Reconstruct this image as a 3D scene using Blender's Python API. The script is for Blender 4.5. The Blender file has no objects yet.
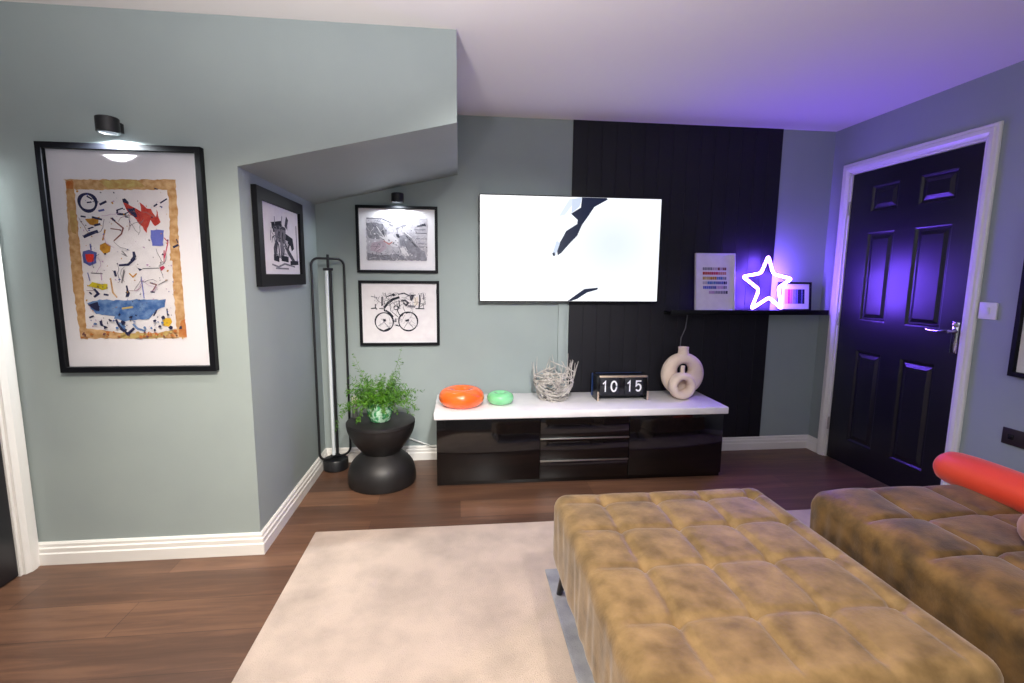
import bpy, bmesh, math, random
from mathutils import Vector, Matrix, noise
SC = bpy.context.scene
COL = SC.collection
PI = math.pi
random.seed(7)

# room measures in metres: x to the right along the television wall, y away from the camera, z up
D, YL, XL, XR, XW, H = 3.325, 2.2175, -0.914, 2.6385, -1.85, 2.3
XE, ZS0, ZS1, YB = -0.005, 1.719, 1.929, -2.2

# ------------------------------------------------------------------ materials
def lin(c):
    return tuple(((v / 255) / 12.92 if v / 255 <= 0.04045 else ((v / 255 + 0.055) / 1.055) ** 2.4) for v in c) + (1.0,)

def pbr(name, c, rough=0.5, metal=0.0, spec=0.5, var=None, vscale=8.0, vdetail=4.0, bump=0.0, bscale=60.0, sheen=0.0, coat=0.0, stretch=None, lo=0.35, hi=0.65):
    m = bpy.data.materials.new(name)
    m.use_nodes = True
    nt = m.node_tree
    b = nt.nodes['Principled BSDF']
    b.inputs['Base Color'].default_value = lin(c)
    b.inputs['Roughness'].default_value = rough
    b.inputs['Metallic'].default_value = metal
    b.inputs['Specular IOR Level'].default_value = spec
    b.inputs['Coat Weight'].default_value = coat
    if sheen:
        b.inputs['Sheen Weight'].default_value = sheen
        b.inputs['Sheen Roughness'].default_value = 0.4
    tc = nt.nodes.new('ShaderNodeTexCoord')
    src = tc.outputs['Object']
    if stretch:
        mp = nt.nodes.new('ShaderNodeMapping')
        mp.inputs['Scale'].default_value = stretch
        nt.links.new(src, mp.inputs['Vector'])
        src = mp.outputs['Vector']
    if var:
        n = nt.nodes.new('ShaderNodeTexNoise')
        n.inputs['Scale'].default_value = vscale
        n.inputs['Detail'].default_value = vdetail
        nt.links.new(src, n.inputs['Vector'])
        r = nt.nodes.new('ShaderNodeValToRGB')
        r.color_ramp.elements[0].position = lo
        r.color_ramp.elements[1].position = hi
        r.color_ramp.elements[0].color = lin(c)
        r.color_ramp.elements[1].color = lin(var)
        nt.links.new(n.outputs['Fac'], r.inputs['Fac'])
        nt.links.new(r.outputs['Color'], b.inputs['Base Color'])
    if bump:
        n2 = nt.nodes.new('ShaderNodeTexNoise')
        n2.inputs['Scale'].default_value = bscale
        n2.inputs['Detail'].default_value = 3
        nt.links.new(src, n2.inputs['Vector'])
        bp = nt.nodes.new('ShaderNodeBump')
        bp.inputs['Strength'].default_value = bump
        bp.inputs['Distance'].default_value = 0.01
        nt.links.new(n2.outputs['Fac'], bp.inputs['Height'])
        nt.links.new(bp.outputs['Normal'], b.inputs['Normal'])
    return m

def emit(name, c, strength, base=(10, 10, 10)):
    m = pbr(name, base, 0.3)
    b = m.node_tree.nodes['Principled BSDF']
    b.inputs['Emission Color'].default_value = c if len(c) == 4 and max(c) <= 1.0 else lin(c)
    b.inputs['Emission Strength'].default_value = strength
    return m

def pane_glass():
    m = bpy.data.materials.new('picture glass')
    m.use_nodes = True
    nt = m.node_tree
    nt.nodes.remove(nt.nodes['Principled BSDF'])
    out = nt.nodes['Material Output']
    tr = nt.nodes.new('ShaderNodeBsdfTransparent')
    gl = nt.nodes.new('ShaderNodeBsdfGlossy')
    gl.inputs['Roughness'].default_value = 0.16
    fr = nt.nodes.new('ShaderNodeFresnel')
    fr.inputs['IOR'].default_value = 1.35
    mx = nt.nodes.new('ShaderNodeMixShader')
    nt.links.new(fr.outputs[0], mx.inputs[0])
    nt.links.new(tr.outputs[0], mx.inputs[1])
    nt.links.new(gl.outputs[0], mx.inputs[2])
    nt.links.new(mx.outputs[0], out.inputs['Surface'])
    return m

def floor_boards():
    m = pbr('wood laminate', (98, 70, 54), 0.38, spec=0.45)
    nt = m.node_tree
    b = nt.nodes['Principled BSDF']
    tc = nt.nodes.new('ShaderNodeTexCoord')
    br = nt.nodes.new('ShaderNodeTexBrick')
    br.offset = 0.37
    br.inputs['Scale'].default_value = 1.0
    br.inputs['Brick Width'].default_value = 1.25
    br.inputs['Row Height'].default_value = 0.19
    br.inputs['Mortar Size'].default_value = 0.0015
    br.inputs['Mortar Smooth'].default_value = 0.3
    br.inputs['Color1'].default_value = (0.25, 0.25, 0.25, 1)
    br.inputs['Color2'].default_value = (0.75, 0.75, 0.75, 1)
    br.inputs['Mortar'].default_value = (0.0, 0.0, 0.0, 1)
    nt.links.new(tc.outputs['Object'], br.inputs['Vector'])
    mp = nt.nodes.new('ShaderNodeMapping')
    mp.inputs['Scale'].default_value = (1.2, 14, 1)
    nt.links.new(tc.outputs['Object'], mp.inputs['Vector'])
    n = nt.nodes.new('ShaderNodeTexNoise')
    n.inputs['Scale'].default_value = 1.7
    n.inputs['Detail'].default_value = 8
    n.inputs['Roughness'].default_value = 0.62
    n.inputs['Distortion'].default_value = 0.6
    nt.links.new(mp.outputs['Vector'], n.inputs['Vector'])
    add = nt.nodes.new('ShaderNodeMix')
    add.data_type = 'RGBA'
    add.inputs['Factor'].default_value = 0.34
    nt.links.new(n.outputs['Color'], add.inputs[6])
    bw = nt.nodes.new('ShaderNodeRGBToBW')
    nt.links.new(br.outputs['Color'], add.inputs[7])
    nt.links.new(add.outputs[2], bw.inputs['Color'])
    r = nt.nodes.new('ShaderNodeValToRGB')
    e = r.color_ramp.elements
    e[0].position, e[0].color = 0.22, lin((50, 35, 29))
    e[1].position, e[1].color = 0.72, lin((134, 97, 73))
    k = r.color_ramp.elements.new(0.47)
    k.color = lin((92, 65, 50))
    nt.links.new(bw.outputs[0], r.inputs['Fac'])
    nt.links.new(r.outputs['Color'], b.inputs['Base Color'])
    return m

M = {}
M['paint'] = pbr('sage green wall paint', (149, 160, 160), 0.62, spec=0.3, var=(153, 164, 163), vscale=3, bump=0.04, bscale=180)
M['ceiling'] = pbr('white ceiling paint', (232, 230, 228), 0.85, spec=0.2)
M['trim'] = pbr('white gloss trim', (232, 230, 226), 0.32)
M['black_panel'] = pbr('black panel paint', (20, 19, 26), 0.5, spec=0.35, var=(23, 22, 29), vscale=5)
M['door_black'] = pbr('black satin door paint', (24, 23, 29), 0.34, spec=0.55)
M['chrome'] = pbr('chrome', (205, 205, 210), 0.16, metal=1.0)
M['steel'] = pbr('brushed steel', (190, 188, 184), 0.3, metal=1.0)
M['floor'] = floor_boards()
M['frame_black'] = pbr('black picture frame', (13, 14, 19), 0.5, spec=0.15)
M['frame_white'] = pbr('pale picture frame', (214, 212, 218), 0.4)
M['mat'] = pbr('white mat board', (226, 223, 229), 0.85, spec=0.1)
M['paper'] = pbr('off white paper', (228, 224, 227), 0.85, spec=0.1, var=(221, 216, 220), vscale=20)
M['glass'] = pane_glass()
M['black_metal'] = pbr('black powder coated metal', (20, 21, 25), 0.42)
M['black_stone'] = pbr('matt black lacquer', (27, 25, 26), 0.48, bump=0.05, bscale=120)
M['black_gloss'] = pbr('black high gloss', (14, 11, 12), 0.07, spec=0.6)
M['marble'] = pbr('white marble', (236, 233, 234), 0.25, var=(214, 211, 216), vscale=5, vdetail=9, lo=0.5, hi=0.8)
M['orange_glass'] = pbr('orange glazed glass', (248, 112, 40), 0.14, coat=0.5, var=(244, 98, 32), vscale=6)
M['green_glass'] = pbr('pale green glass', (112, 200, 132), 0.12, coat=0.5, var=(140, 216, 160), vscale=8)
M['twig'] = pbr('whitewashed twigs', (206, 200, 192), 0.6, var=(158, 152, 146), vscale=25)
M['plastic_black'] = pbr('black plastic', (20, 20, 25), 0.25)
M['flap'] = pbr('black clock flap', (18, 20, 30), 0.5)
M['digit'] = pbr('white clock digit', (235, 235, 240), 0.5)
M['blue_plastic'] = pbr('dark blue plastic', (26, 58, 112), 0.3)
M['cream_metal'] = pbr('champagne metal', (214, 192, 170), 0.3, metal=0.7)
M['vase'] = pbr('matt cream ceramic', (226, 206, 190), 0.75, var=(216, 196, 180), vscale=14, bump=0.12, bscale=140)
M['pot'] = pbr('green and white glazed pot', (66, 150, 92), 0.25, var=(190, 228, 200), vscale=42, vdetail=1.5, lo=0.45, hi=0.56)
M['soil'] = pbr('dark potting soil', (58, 42, 30), 0.95, bump=0.6, bscale=90)
M['fern'] = pbr('fern leaf', (40, 94, 16), 0.5, var=(88, 142, 30), vscale=22)
M['stem'] = pbr('fern stem', (92, 122, 42), 0.6)
M['cap'] = pbr('cream plastic cap', (222, 216, 196), 0.4)
M['bottle'] = pbr('grey bottle plastic', (112, 112, 112), 0.3)
M['white_plastic'] = pbr('white plastic', (226, 226, 230), 0.35)
M['cord_white'] = pbr('white cable sheath', (206, 208, 206), 0.5)
M['cord_grey'] = pbr('grey cable sheath', (92, 90, 100), 0.4)
M['cream_plastic'] = pbr('cream plastic', (222, 196, 158), 0.4)
M['rug_cream'] = pbr('cream short pile rug', (206, 188, 174), 0.95, spec=0.1, var=(176, 161, 150), vscale=5.5, vdetail=9, bump=0.5, bscale=260, lo=0.4, hi=0.75)
M['rug_grey'] = pbr('grey short pile rug', (176, 177, 184), 0.95, spec=0.1, var=(142, 144, 152), vscale=9, vdetail=8, bump=0.5, bscale=260)
M['velvet'] = pbr('olive brown velvet', (110, 87, 51), 0.6, spec=0.25, var=(156, 127, 84), vscale=15, vdetail=10, bump=0.12, bscale=120, sheen=0.35, lo=0.32, hi=0.7)
M['velvet_sofa'] = pbr('bronze brown velvet', (78, 59, 33), 0.55, spec=0.25, var=(136, 103, 58), vscale=13, vdetail=8, bump=0.12, bscale=120, sheen=0.35, lo=0.32, hi=0.7)
M['red_fabric'] = pbr('coral red fabric', (240, 70, 42), 0.55, sheen=0.3, var=(244, 80, 50), vscale=5, bump=0.05, bscale=200)
M['tan_fabric'] = pbr('dusty tan fabric', (170, 124, 96), 0.7, sheen=0.3, bump=0.1, bscale=150)
M['leg_black'] = pbr('black tapered leg', (22, 19, 18), 0.4)
M['dark_plate'] = pbr('dark bronze plate', (52, 44, 44), 0.4, metal=0.3)
M['picture_light_lens'] = emit('picture light lens', (225, 240, 255), 14.0)
M['led_tube'] = pbr('frosted white led tube', (214, 222, 228), 0.35)
M['neon'] = emit('violet neon tube', (0.18, 0.075, 1.0, 1.0), 170.0, base=(120, 90, 220))
def ink(name, c, var=None):
    return pbr(name + ' ink', c, 0.8, spec=0.1, var=var, vscale=40)
INK = dict(tan=ink('tan', (176, 132, 84), (208, 172, 128)), tan2=ink('sandy', (196, 176, 112), (176, 138, 86)), rust=ink('rust', (178, 100, 48), (190, 130, 76)),
           navy=ink('navy', (44, 46, 78)), blue=ink('slate blue', (84, 92, 156)), blue2=ink('periwinkle', (104, 112, 192)), blue3=ink('sea blue', (62, 98, 156), (112, 142, 186)),
           ochre=ink('ochre', (200, 146, 52), (160, 110, 44)), brown=ink('brown', (120, 78, 78)), mauve=ink('mauve', (184, 150, 186)), grey=ink('grey', (120, 116, 122)),
           red=ink('brick red', (172, 50, 46), (190, 74, 62)), crimson=ink('crimson', (190, 60, 92)), crimsonred=ink('scarlet', (206, 56, 48)), yellow=ink('mustard', (198, 182, 44), (170, 150, 40)), yellow2=ink('gold', (214, 172, 48)),
           g1=ink('pale grey', (190, 186, 194), (168, 164, 174)), g2=ink('mid grey', (150, 148, 158), (126, 124, 134)), g3=ink('grey wash', (112, 110, 120), (140, 138, 146)), g4=ink('dark grey', (70, 70, 80)), ink=ink('black', (40, 42, 52)),
           lt=ink('light grey', (214, 210, 216)), pinkish=ink('pinkish grey', (176, 160, 172)), pink=ink('dusty pink', (186, 120, 118)), cream=ink('cream', (226, 216, 206)))

# ------------------------------------------------------------------ mesh helpers
class MB:
    """collects shapes and links them as one mesh object"""
    def __init__(self):
        self.bm = bmesh.new()
        self.mi = 0
    def face(self, pts):
        vs = [self.bm.verts.new(p) for p in pts]
        f = self.bm.faces.new(vs)
        f.material_index = self.mi
        return f
    def box(self, lo, hi, bevel=0.0, seg=2, rot=None, piv=None):
        r = bmesh.ops.create_cube(self.bm, size=1.0)
        vs = r['verts']
        c = Vector([(a + b) / 2 for a, b in zip(lo, hi)])
        s = [abs(b - a) for a, b in zip(lo, hi)]
        for v in vs:
            v.co = Vector((v.co.x * s[0], v.co.y * s[1], v.co.z * s[2])) + c
        fs = set(f for v in vs for f in v.link_faces)
        if bevel:
            es = list(set(e for v in vs for e in v.link_edges))
            rr = bmesh.ops.bevel(self.bm, geom=es, offset=bevel, segments=seg, profile=0.5, affect='EDGES')
            vs = list(set(vs_ for f in rr['faces'] for vs_ in f.verts) | set(v for v in vs if v.is_valid))
            fs = set(f for v in vs if v.is_valid for f in v.link_faces)
        for f in fs:
            if f.is_valid:
                f.material_index = self.mi
        if rot is not None:
            p = Vector(piv) if piv else c
            for v in vs:
                if v.is_valid:
                    v.co = rot @ (v.co - p) + p
        return self
    def loft(self, rings, close=True, cap=True):
        rows = [[self.bm.verts.new(p) for p in r] for r in rings]
        n = len(rows[0])
        for a, b in zip(rows, rows[1:]):
            for i in range(n if close else n - 1):
                j = (i + 1) % n
                f = self.bm.faces.new((a[i], a[j], b[j], b[i]))
                f.material_index = self.mi
        if cap:
            for r, rev in ((rows[0], True), (rows[-1], False)):
                f = self.bm.faces.new(list(reversed(r)) if rev else r)
                f.material_index = self.mi
        return self
    def lathe(self, prof, c=(0, 0, 0), n=40, cap=True, axis='z', sx=1, sy=1):
        rings = []
        for r, h in prof:
            ring = []
            for i in range(n):
                a = 2 * PI * i / n
                p = Vector((r * math.cos(a) * sx, r * math.sin(a) * sy, h))
                if axis == 'y':
                    p = Vector((p.x, -p.z, p.y))
                elif axis == 'x':
                    p = Vector((p.z, p.x, p.y))
                ring.append(p + Vector(c))
            rings.append(ring)
        return self.loft(rings, True, cap)
    def tube(self, pts, r, n=8, closed=False, cap=True, taper=None):
        pts = [Vector(p) for p in pts]
        m = len(pts)
        rings = []
        up = None
        for i, p in enumerate(pts):
            a = pts[(i - 1) % m] if (closed or i > 0) else p
            b = pts[(i + 1) % m] if (closed or i < m - 1) else p
            t = (b - a).normalized()
            if up is None:
                up = Vector((0, 0, 1)) if abs(t.z) < 0.9 else Vector((1, 0, 0))
            s = t.cross(up)
            if s.length < 1e-6:
                s = t.orthogonal()
            s.normalize()
            up = s.cross(t).normalized()
            rad = r if taper is None else r + (taper - r) * i / (m - 1)
            rings.append([p + rad * (math.cos(2 * PI * k / n) * s + math.sin(2 * PI * k / n) * up) for k in range(n)])
        if closed:
            rings.append(rings[0])
            self.loft(rings, True, False)
            bmesh.ops.remove_doubles(self.bm, verts=self.bm.verts, dist=1e-6)
        else:
            self.loft(rings, True, cap)
        return self
    def torus(self, R, r, c=(0, 0, 0), n=48, m=20, axis='z', rz=None):
        rz = r if rz is None else rz
        rows = []
        for i in range(n):
            a = 2 * PI * i / n
            row = []
            for k in range(m):
                b = 2 * PI * k / m
                q = R + r * math.cos(b)
                p = Vector((q * math.cos(a), q * math.sin(a), rz * math.sin(b)))
                if axis == 'y':
                    p = Vector((p.x, -p.z, p.y))
                row.append(self.bm.verts.new(p + Vector(c)))
            rows.append(row)
        for i in range(n):
            for k in range(m):
                f = self.bm.faces.new((rows[i][k], rows[(i + 1) % n][k], rows[(i + 1) % n][(k + 1) % m], rows[i][(k + 1) % m]))
                f.material_index = self.mi
        return self
    def prism(self, poly, vec):
        """polygon (list of 3D points) extruded along vec"""
        v = Vector(vec)
        return self.loft([[Vector(p) for p in poly], [Vector(p) + v for p in poly]])
    def build(self, name, mat, parent=None, loc=(0, 0, 0), rot=(0, 0, 0), sharp=35, flip=True, smooth=True):
        bm = self.bm
        if flip:
            bmesh.ops.recalc_face_normals(bm, faces=bm.faces)
        if smooth:
            for f in bm.faces:
                f.smooth = True
            for e in bm.edges:
                if len(e.link_faces) == 2 and e.calc_face_angle(0) > math.radians(sharp):
                    e.smooth = False
        me = bpy.data.meshes.new(name)
        bm.to_mesh(me)
        bm.free()
        for m in (mat if isinstance(mat, (list, tuple)) else [mat]):
            me.materials.append(m)
        o = bpy.data.objects.new(name, me)
        COL.objects.link(o)
        o.location = loc
        o.rotation_euler = rot
        if parent:
            o.parent = parent
        return o

def tag(o, label, cat, group=None):
    o['label'] = label
    o['category'] = cat
    if group:
        o['group'] = group
    return o
def thing(name, label, cat, loc, rot=(0, 0, 0), group=None):
    o = bpy.data.objects.new(name, None)
    COL.objects.link(o)
    o.empty_display_size = 0.05
    o.location = loc
    o.rotation_euler = rot
    return tag(o, label, cat, group)
def struct(o, label=None):
    o['kind'] = 'structure'
    if label:
        o['label'] = label
    return o
def copy_tree(o, parent=None):
    c = o.copy()
    COL.objects.link(c)
    if parent:
        c.parent = parent
    for ch in list(o.children):
        copy_tree(ch, c)
    return c

def poly_normal_up(pts):
    a = sum(pts[i][0] * pts[(i + 1) % len(pts)][1] - pts[(i + 1) % len(pts)][0] * pts[i][1] for i in range(len(pts)))
    return pts if a > 0 else list(reversed(pts))
def paint_marks(mb, marks, slots, z0=0.0004, dz=0.00005, rough=0.0):
    """flat ink marks laid over a sheet, local x right, y up, z towards the viewer"""
    z = z0
    for m in marks:
        if m[1] not in slots:
            slots.append(m[1])
        mb.mi = slots.index(m[1])
        z += dz
        if m[0] == 'p':
            pts = m[2]
            if rough:
                q = []
                for i, a in enumerate(pts):
                    b = pts[(i + 1) % len(pts)]
                    L = math.hypot(b[0] - a[0], b[1] - a[1])
                    k = max(1, int(L / 0.012))
                    for j in range(k):
                        t = j / k
                        q.append((a[0] + (b[0] - a[0]) * t + random.uniform(-rough, rough), a[1] + (b[1] - a[1]) * t + random.uniform(-rough, rough)))
                pts = q
            f = mb.face([(x, y, z) for x, y in poly_normal_up(pts)])
            f.normal_update()
            bmesh.ops.triangulate(mb.bm, faces=[f], ngon_method='EAR_CLIP')
        elif m[0] == 's':
            w = m[2] / 2
            pts = [Vector(q) for q in m[3]]
            pts = [q for i, q in enumerate(pts) if i == 0 or (q - pts[i - 1]).length > 1e-6]
            if len(pts) < 2:
                continue
            d0, d1 = (pts[1] - pts[0]).normalized(), (pts[-1] - pts[-2]).normalized()
            pts = [pts[0] - d0 * w * 0.6] + pts[1:-1] + [pts[-1] + d1 * w * 0.6]
            side = []
            for i, q in enumerate(pts):
                da = (q - pts[i - 1]).normalized() if i else (pts[1] - q).normalized()
                db = (pts[i + 1] - q).normalized() if i < len(pts) - 1 else da
                na, nb = Vector((-da.y, da.x)), Vector((-db.y, db.x))
                n = na + nb
                n = na if n.length < 0.3 else n.normalized()
                n *= w / max(0.55, n.dot(na)) * (0.8 if i in (0, len(pts) - 1) else 1.0)
                side.append((mb.bm.verts.new((q.x - n.x, q.y - n.y, z)), mb.bm.verts.new((q.x + n.x, q.y + n.y, z))))
            for (a0, b0), (a1, b1) in zip(side, side[1:]):
                f = mb.bm.faces.new((a0, a1, b1, b0))
                f.material_index = mb.mi
        elif m[0] == 'r':
            c, rx, ry, w = m[2], m[3], m[4], m[5]
            n = 28
            for i in range(n):
                a0, a1 = 2 * PI * i / n, 2 * PI * (i + 1) / n
                q = []
                for (a, k) in ((a0, -0.5), (a1, -0.5), (a1, 0.5), (a0, 0.5)):
                    kk = k * w * (1 + 0.25 * math.sin(3 * a))
                    q.append((c[0] + (rx + kk) * math.cos(a), c[1] + (ry + kk) * math.sin(a), z))
                mb.face(list(reversed(q)) if False else q)

def frame_mesh(mb, w, h, bw, depth):
    """picture frame in local coordinates, back on z=0, centred"""
    o = [(-w / 2, -h / 2), (w / 2, -h / 2), (w / 2, h / 2), (-w / 2, h / 2)]
    i = [(-w / 2 + bw, -h / 2 + bw), (w / 2 - bw, -h / 2 + bw), (w / 2 - bw, h / 2 - bw), (-w / 2 + bw, h / 2 - bw)]
    b = 0.0015
    rings = []
    for k in range(4):
        s = lambda p, q, t: (p[0] + (q[0] - p[0]) * t, p[1] + (q[1] - p[1]) * t)
        e = b / bw
        rings.append([(*o[k], 0), (*o[k], depth - b), (*s(o[k], i[k], e), depth), (*s(o[k], i[k], 1 - e), depth), (*i[k], depth - b), (*i[k], 0)])
    rings.append(rings[0])
    mb.loft(rings, True, False)
    bmesh.ops.remove_doubles(mb.bm, verts=mb.bm.verts, dist=1e-6)

def framed_picture(name, label, cat, loc, rz, w, h, bw, depth, frame_mat, marks, sheet=None, tilt=0.0, group=None, rough=0.0, glass=True, splat=None):
    t = thing(name, label, cat, loc, (PI / 2 + tilt, 0, rz), group)
    f = MB()
    frame_mesh(f, w, h, bw, depth)
    f.build('frame', frame_mat, t)
    mat_z = 0.010
    mb = MB()
    mb.box((-w / 2 + bw * 0.6, -h / 2 + bw * 0.6, 0.002), (w / 2 - bw * 0.6, h / 2 - bw * 0.6, mat_z))
    mb.build('mat_board', M['mat'], t)
    pr = MB()
    slots = ['_paper']
    sx0, sx1, sy0, sy1 = sheet
    pr.face([(sx0, sy0, 0.0003), (sx1, sy0, 0.0003), (sx1, sy1, 0.0003), (sx0, sy1, 0.0003)])
    if splat:
        marks = list(marks) + splat
    paint_marks(pr, marks, slots, rough=rough)
    o = pr.build('print', [M['paper'] if s == '_paper' else INK[s] for s in slots], t, loc=(0, 0, mat_z + 0.0004), flip=False, smooth=False)
    if glass:
        g = MB()
        g.face([(-w / 2 + bw * 0.8, -h / 2 + bw * 0.8, depth - 0.004), (w / 2 - bw * 0.8, -h / 2 + bw * 0.8, depth - 0.004), (w / 2 - bw * 0.8, h / 2 - bw * 0.8, depth - 0.004), (-w / 2 + bw * 0.8, h / 2 - bw * 0.8, depth - 0.004)])
        g.build('glass_pane', M['glass'], t, flip=False)
    return t

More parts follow.
